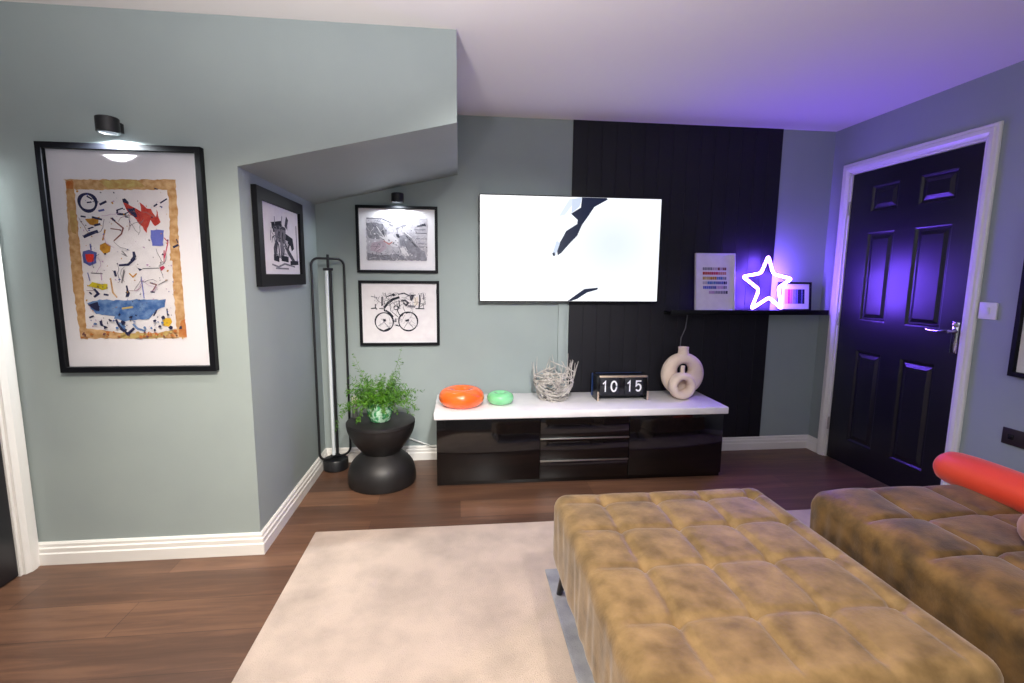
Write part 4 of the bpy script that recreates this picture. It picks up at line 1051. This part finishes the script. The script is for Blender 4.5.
def tufted(w, d, z0, z1, r, xl, yl_, seed, depth=0.011, step=0.0095):
    """upholstered block with rounded edges and a grid of stitched seams (lines at xl, yl_); local origin at plan centre"""
    mb = MB()
    h = z1 - z0
    nx, ny, nz = int(w / step), int(d / step), max(8, int(h / 0.016))
    V = {}
    hw_, hd2, hh = w / 2, d / 2, h / 2
    def near(v, ls):
        return min(abs(v - l) for l in ls)
    def cell(v, ls, lo, hi):
        L = [lo] + list(ls) + [hi]
        for a, b in zip(L, L[1:]):
            if a <= v <= b:
                return (v - a) / (b - a)
        return 0.0
    def vert(i, j, k):
        key = (i, j, k)
        if key in V:
            return V[key]
        p = Vector((-hw_ + w * i / nx, -hd2 + d * j / ny, -hh + h * k / nz))
        rr_ = r if p.z > -hh * 0.2 else 0.03
        q = Vector((max(-hw_ + rr_, min(hw_ - rr_, p.x)), max(-hd2 + rr_, min(hd2 - rr_, p.y)), max(-hh + rr_, min(hh - rr_, p.z))))
        nn = p - q
        if nn.length > 1e-9:
            nn.normalize()
            s = q + nn * rr_
        else:
            nn = Vector((0, 0, 1)); s = p.copy()
        top = max(0.0, nn.z) if k > nz * 0.3 else 0.0
        dx, dy = near(p.x, xl), near(p.y, yl_)
        wob = 0.006 * noise.noise(Vector((p.x * 9, p.y * 9, seed)))
        dip = 0.8 * math.exp(-((dx + wob) / 0.009) ** 2) + 0.7 * math.exp(-((dy + wob) / 0.008) ** 2) * (0.45 + 0.55 * math.exp(-(dx / 0.05) ** 2))
        dip = max(dip, 0) + 0.9 * math.exp(-(math.hypot(dx, dy) / 0.02) ** 2)
        u, v_ = cell(p.x, xl, -hw_, hw_), cell(p.y, yl_, -hd2, hd2)
        puff = (max(0, math.sin(PI * u)) * max(0, math.sin(PI * v_))) ** 0.28
        crease = noise.noise(Vector((p.x * 26, p.y * 26, seed + 5))) * math.exp(-(math.hypot(dx, dy) / 0.06) ** 2) * 0.5
        big = noise.noise(Vector((p.x * 6, p.y * 6, seed + 9))) * 0.5
        edge = min(1.0, max(0.0, (min(hw_ - abs(p.x), hd2 - abs(p.y)) - 0.01) / 0.05))
        s = s + nn * (depth * top * (1.0 * (1 - edge * (1 - puff)) - dip * (0.12 + 0.88 * edge) + crease * edge + big * (0.3 + 0.7 * edge) - 0.1))
        if top < 0.5:
            wr = noise.noise(Vector(((p.x + p.y) * 16, (p.x - p.y) * 16, p.z * 5 + seed)))
            s = s + Vector((nn.x, nn.y, 0)) * 0.005 * wr
        V[key] = mb.bm.verts.new(s + Vector((0, 0, z0 + hh)))
        return V[key]
    def quad(a, b, c_, d_):
        mb.bm.faces.new((vert(*a), vert(*b), vert(*c_), vert(*d_)))
    for i in range(nx):
        for j in range(ny):
            quad((i, j, nz), (i + 1, j, nz), (i + 1, j + 1, nz), (i, j + 1, nz))
            quad((i, j, 0), (i, j + 1, 0), (i + 1, j + 1, 0), (i + 1, j, 0))
    for k in range(nz):
        for i in range(nx):
            quad((i, 0, k), (i + 1, 0, k), (i + 1, 0, k + 1), (i, 0, k + 1))
            quad((i, ny, k), (i, ny, k + 1), (i + 1, ny, k + 1), (i + 1, ny, k))
        for j in range(ny):
            quad((0, j, k), (0, j, k + 1), (0, j + 1, k + 1), (0, j + 1, k))
            quad((nx, j, k), (nx, j + 1, k), (nx, j + 1, k + 1), (nx, j, k + 1))
    return mb
def leg_at(t, x, y, z1, sx, sy, z0=0.0):
    mb = MB()
    mb.lathe([(0.0, 0.0), (0.010, 0.0), (0.012, 0.004), (0.024, z1), (0.0, z1)], n=16, cap=False)
    for v in mb.bm.verts:
        k = 1 - v.co.z / z1
        v.co.x += sx * 0.03 * k; v.co.y += sy * 0.03 * k
    mb.build('leg', M['leg_black'], t, loc=(x, y, z0))
t = thing('tufted_ottoman', 'large olive brown velvet tufted ottoman in the foreground', 'ottoman', (0.785, 1.312, 0.022))
tufted(0.85, 0.956, 0.142, 0.410, 0.050, [-0.248, -0.045, 0.152, 0.345], [-0.252, -0.024, 0.19, 0.385], 3.0).build('cushion', M['velvet'], t, sharp=80)
for sx in (-1, 1):
    for sy in (-1, 1):
        leg_at(t, sx * 0.365, sy * 0.42, 0.158, sx, sy)
t = thing('tufted_sofa', 'bronze brown velvet tufted sofa seat beneath the red bolster at right', 'sofa', (1.945, 0.78, 0.0125))
tufted(1.09, 1.95, 0.10, 0.418, 0.075, [-0.30, -0.05, 0.2, 0.42], [-0.72, -0.48, -0.24, 0.0, 0.24, 0.47, 0.70], 8.0, depth=0.020).build('seat', M['velvet_sofa'], t, sharp=80)
for sx in (-1, 1):
    for sy in (-1, 1):
        leg_at(t, sx * 0.45, sy * 0.86, 0.12, sx, sy)
mb = MB()
prof = [(0.0, 0.0), (0.030, 0.002), (0.055, 0.012), (0.073, 0.032), (0.080, 0.06)]
L = 0.95
for i in range(1, 12):
    prof.append((0.083 + 0.002 * math.sin(i), 0.06 + (L - 0.12) * i / 12))
prof += [(0.080, L - 0.06), (0.073, L - 0.032), (0.055, L - 0.012), (0.030, L - 0.002), (0.0, L)]
mb.lathe(prof, n=40, cap=False, axis='y', sy=0.86)
bmesh.ops.remove_doubles(mb.bm, verts=mb.bm.verts, dist=1e-5)
tag(mb.build('red_bolster', M['red_fabric'], loc=(2.085, 1.825, 0.425 + 0.062), rot=(0, 0, math.radians(2))), 'long coral red bolster cushion lying along the velvet sofa', 'cushion')
mb = MB()
bmesh.ops.create_uvsphere(mb.bm, u_segments=32, v_segments=16, radius=1.0)
for v in mb.bm.verts:
    v.co = Vector((v.co.x * 0.115, v.co.y * 0.115, 0.065 + 0.065 * (1 if v.co.z > 0 else -1) * abs(v.co.z) ** 0.8))
tag(mb.build('round_cushion', M['tan_fabric'], loc=(1.866, 1.215, 0.428)), 'round dusty tan cushion on the sofa at the right photo edge', 'cushion')

# ------------------------------------------------------------------ light
REAR_FILL_W = 24
DOWN = [(-0.6, 1.4, 36, (1.0, 0.86, 0.70)), (0.22, 1.80, 26, (1.0, 0.95, 0.90)), (-0.75, 0.3, 105, (1.0, 0.82, 0.62)), (0.75, 0.4, 66, (1.0, 0.88, 0.74))]
AIMED = [((-0.2, 0.3, 2.2), (-0.84, 2.2, 0.80), 285, 48, (1.0, 0.91, 0.78)), ((0.25, 0.3, 2.2), (0.35, 3.3, 0.60), 355, 50, (1.0, 0.97, 0.93))]
def area(name, loc, rot, sx, sy, e, c):
    li = bpy.data.lights.new(name, 'AREA'); li.shape = 'RECTANGLE'; li.size = sx; li.size_y = sy; li.energy = e; li.color = c
    o = bpy.data.objects.new(name, li); COL.objects.link(o); o.location = loc; o.rotation_euler = rot
    return o
area('added_rear_fill', ((WX0 + WX1) / 2, YB - 0.12, (WZ0 + WZ1) / 2), (PI / 2, 0, 0), WX1 - WX0, WZ1 - WZ0, REAR_FILL_W, (0.86, 0.95, 1.0))  # soft cool fill, shining in through the added rear opening
for x, y, e, c in DOWN:
    li = bpy.data.lights.new('downlight', 'SPOT'); li.energy = e; li.color = c; li.spot_size = math.radians(128); li.spot_blend = 0.8; li.shadow_soft_size = 0.05
    lo = bpy.data.objects.new('downlight', li); COL.objects.link(lo); lo.location = (x, y, H - 0.03)
for p_, q_, e, a, c in AIMED:
    li = bpy.data.lights.new('ceiling_spotlight', 'SPOT'); li.energy = e; li.color = c; li.spot_size = math.radians(a); li.spot_blend = 1.0; li.shadow_soft_size = 0.10
    lo = bpy.data.objects.new('ceiling_spotlight', li); COL.objects.link(lo); lo.location = p_; lo.rotation_euler = (Vector(q_) - Vector(p_)).to_track_quat('-Z', 'Y').to_euler()
li = bpy.data.lights.new('added_ceiling_fill', 'SPOT'); li.energy = 108; li.color = (1.0, 0.94, 0.97); li.spot_size = math.radians(165); li.spot_blend = 0.5; li.shadow_soft_size = 0.08  # unseen upward spot added to brighten the ceiling
lo = bpy.data.objects.new('added_ceiling_fill', li); COL.objects.link(lo); lo.location = (-0.35, 0.65, 1.5); lo.rotation_euler = (PI, 0, 0)
w = bpy.data.worlds.new('World'); SC.world = w; w.use_nodes = True
w.node_tree.nodes['Background'].inputs[0].default_value = (0.75, 0.85, 1.0, 1); w.node_tree.nodes['Background'].inputs[1].default_value = 1.0

# ------------------------------------------------------------------ camera
cam = bpy.data.cameras.new('camera'); co = bpy.data.objects.new('camera', cam); COL.objects.link(co)
cam.sensor_width = 36.0; cam.lens = 487.83 / 1024 * 36; cam.clip_start = 0.02
Rv, Uv, Fv = Vector((0.99421191, -0.10706969, 0.00887492)), Vector((0.00554495, 0.13363295, 0.99101538)), Vector((0.10729369, 0.98523008, -0.13345317))
mtx = Matrix((Rv, Uv, -Fv)).transposed().to_4x4(); mtx.translation = Vector((0, 0, 1.278))
co.matrix_world = mtx
SC.camera = co
vs = SC.view_settings
SC.display_settings.display_device = 'sRGB'
vs.view_transform = 'Standard'; vs.look = 'None'; vs.gamma = 1.0; vs.use_curve_mapping = False; vs.exposure = 0.0
SC.cycles.use_denoising = True
SC.cycles.max_bounces = 10
SC.cycles.diffuse_bounces = 6
SC.cycles.sample_clamp_indirect = 8.0
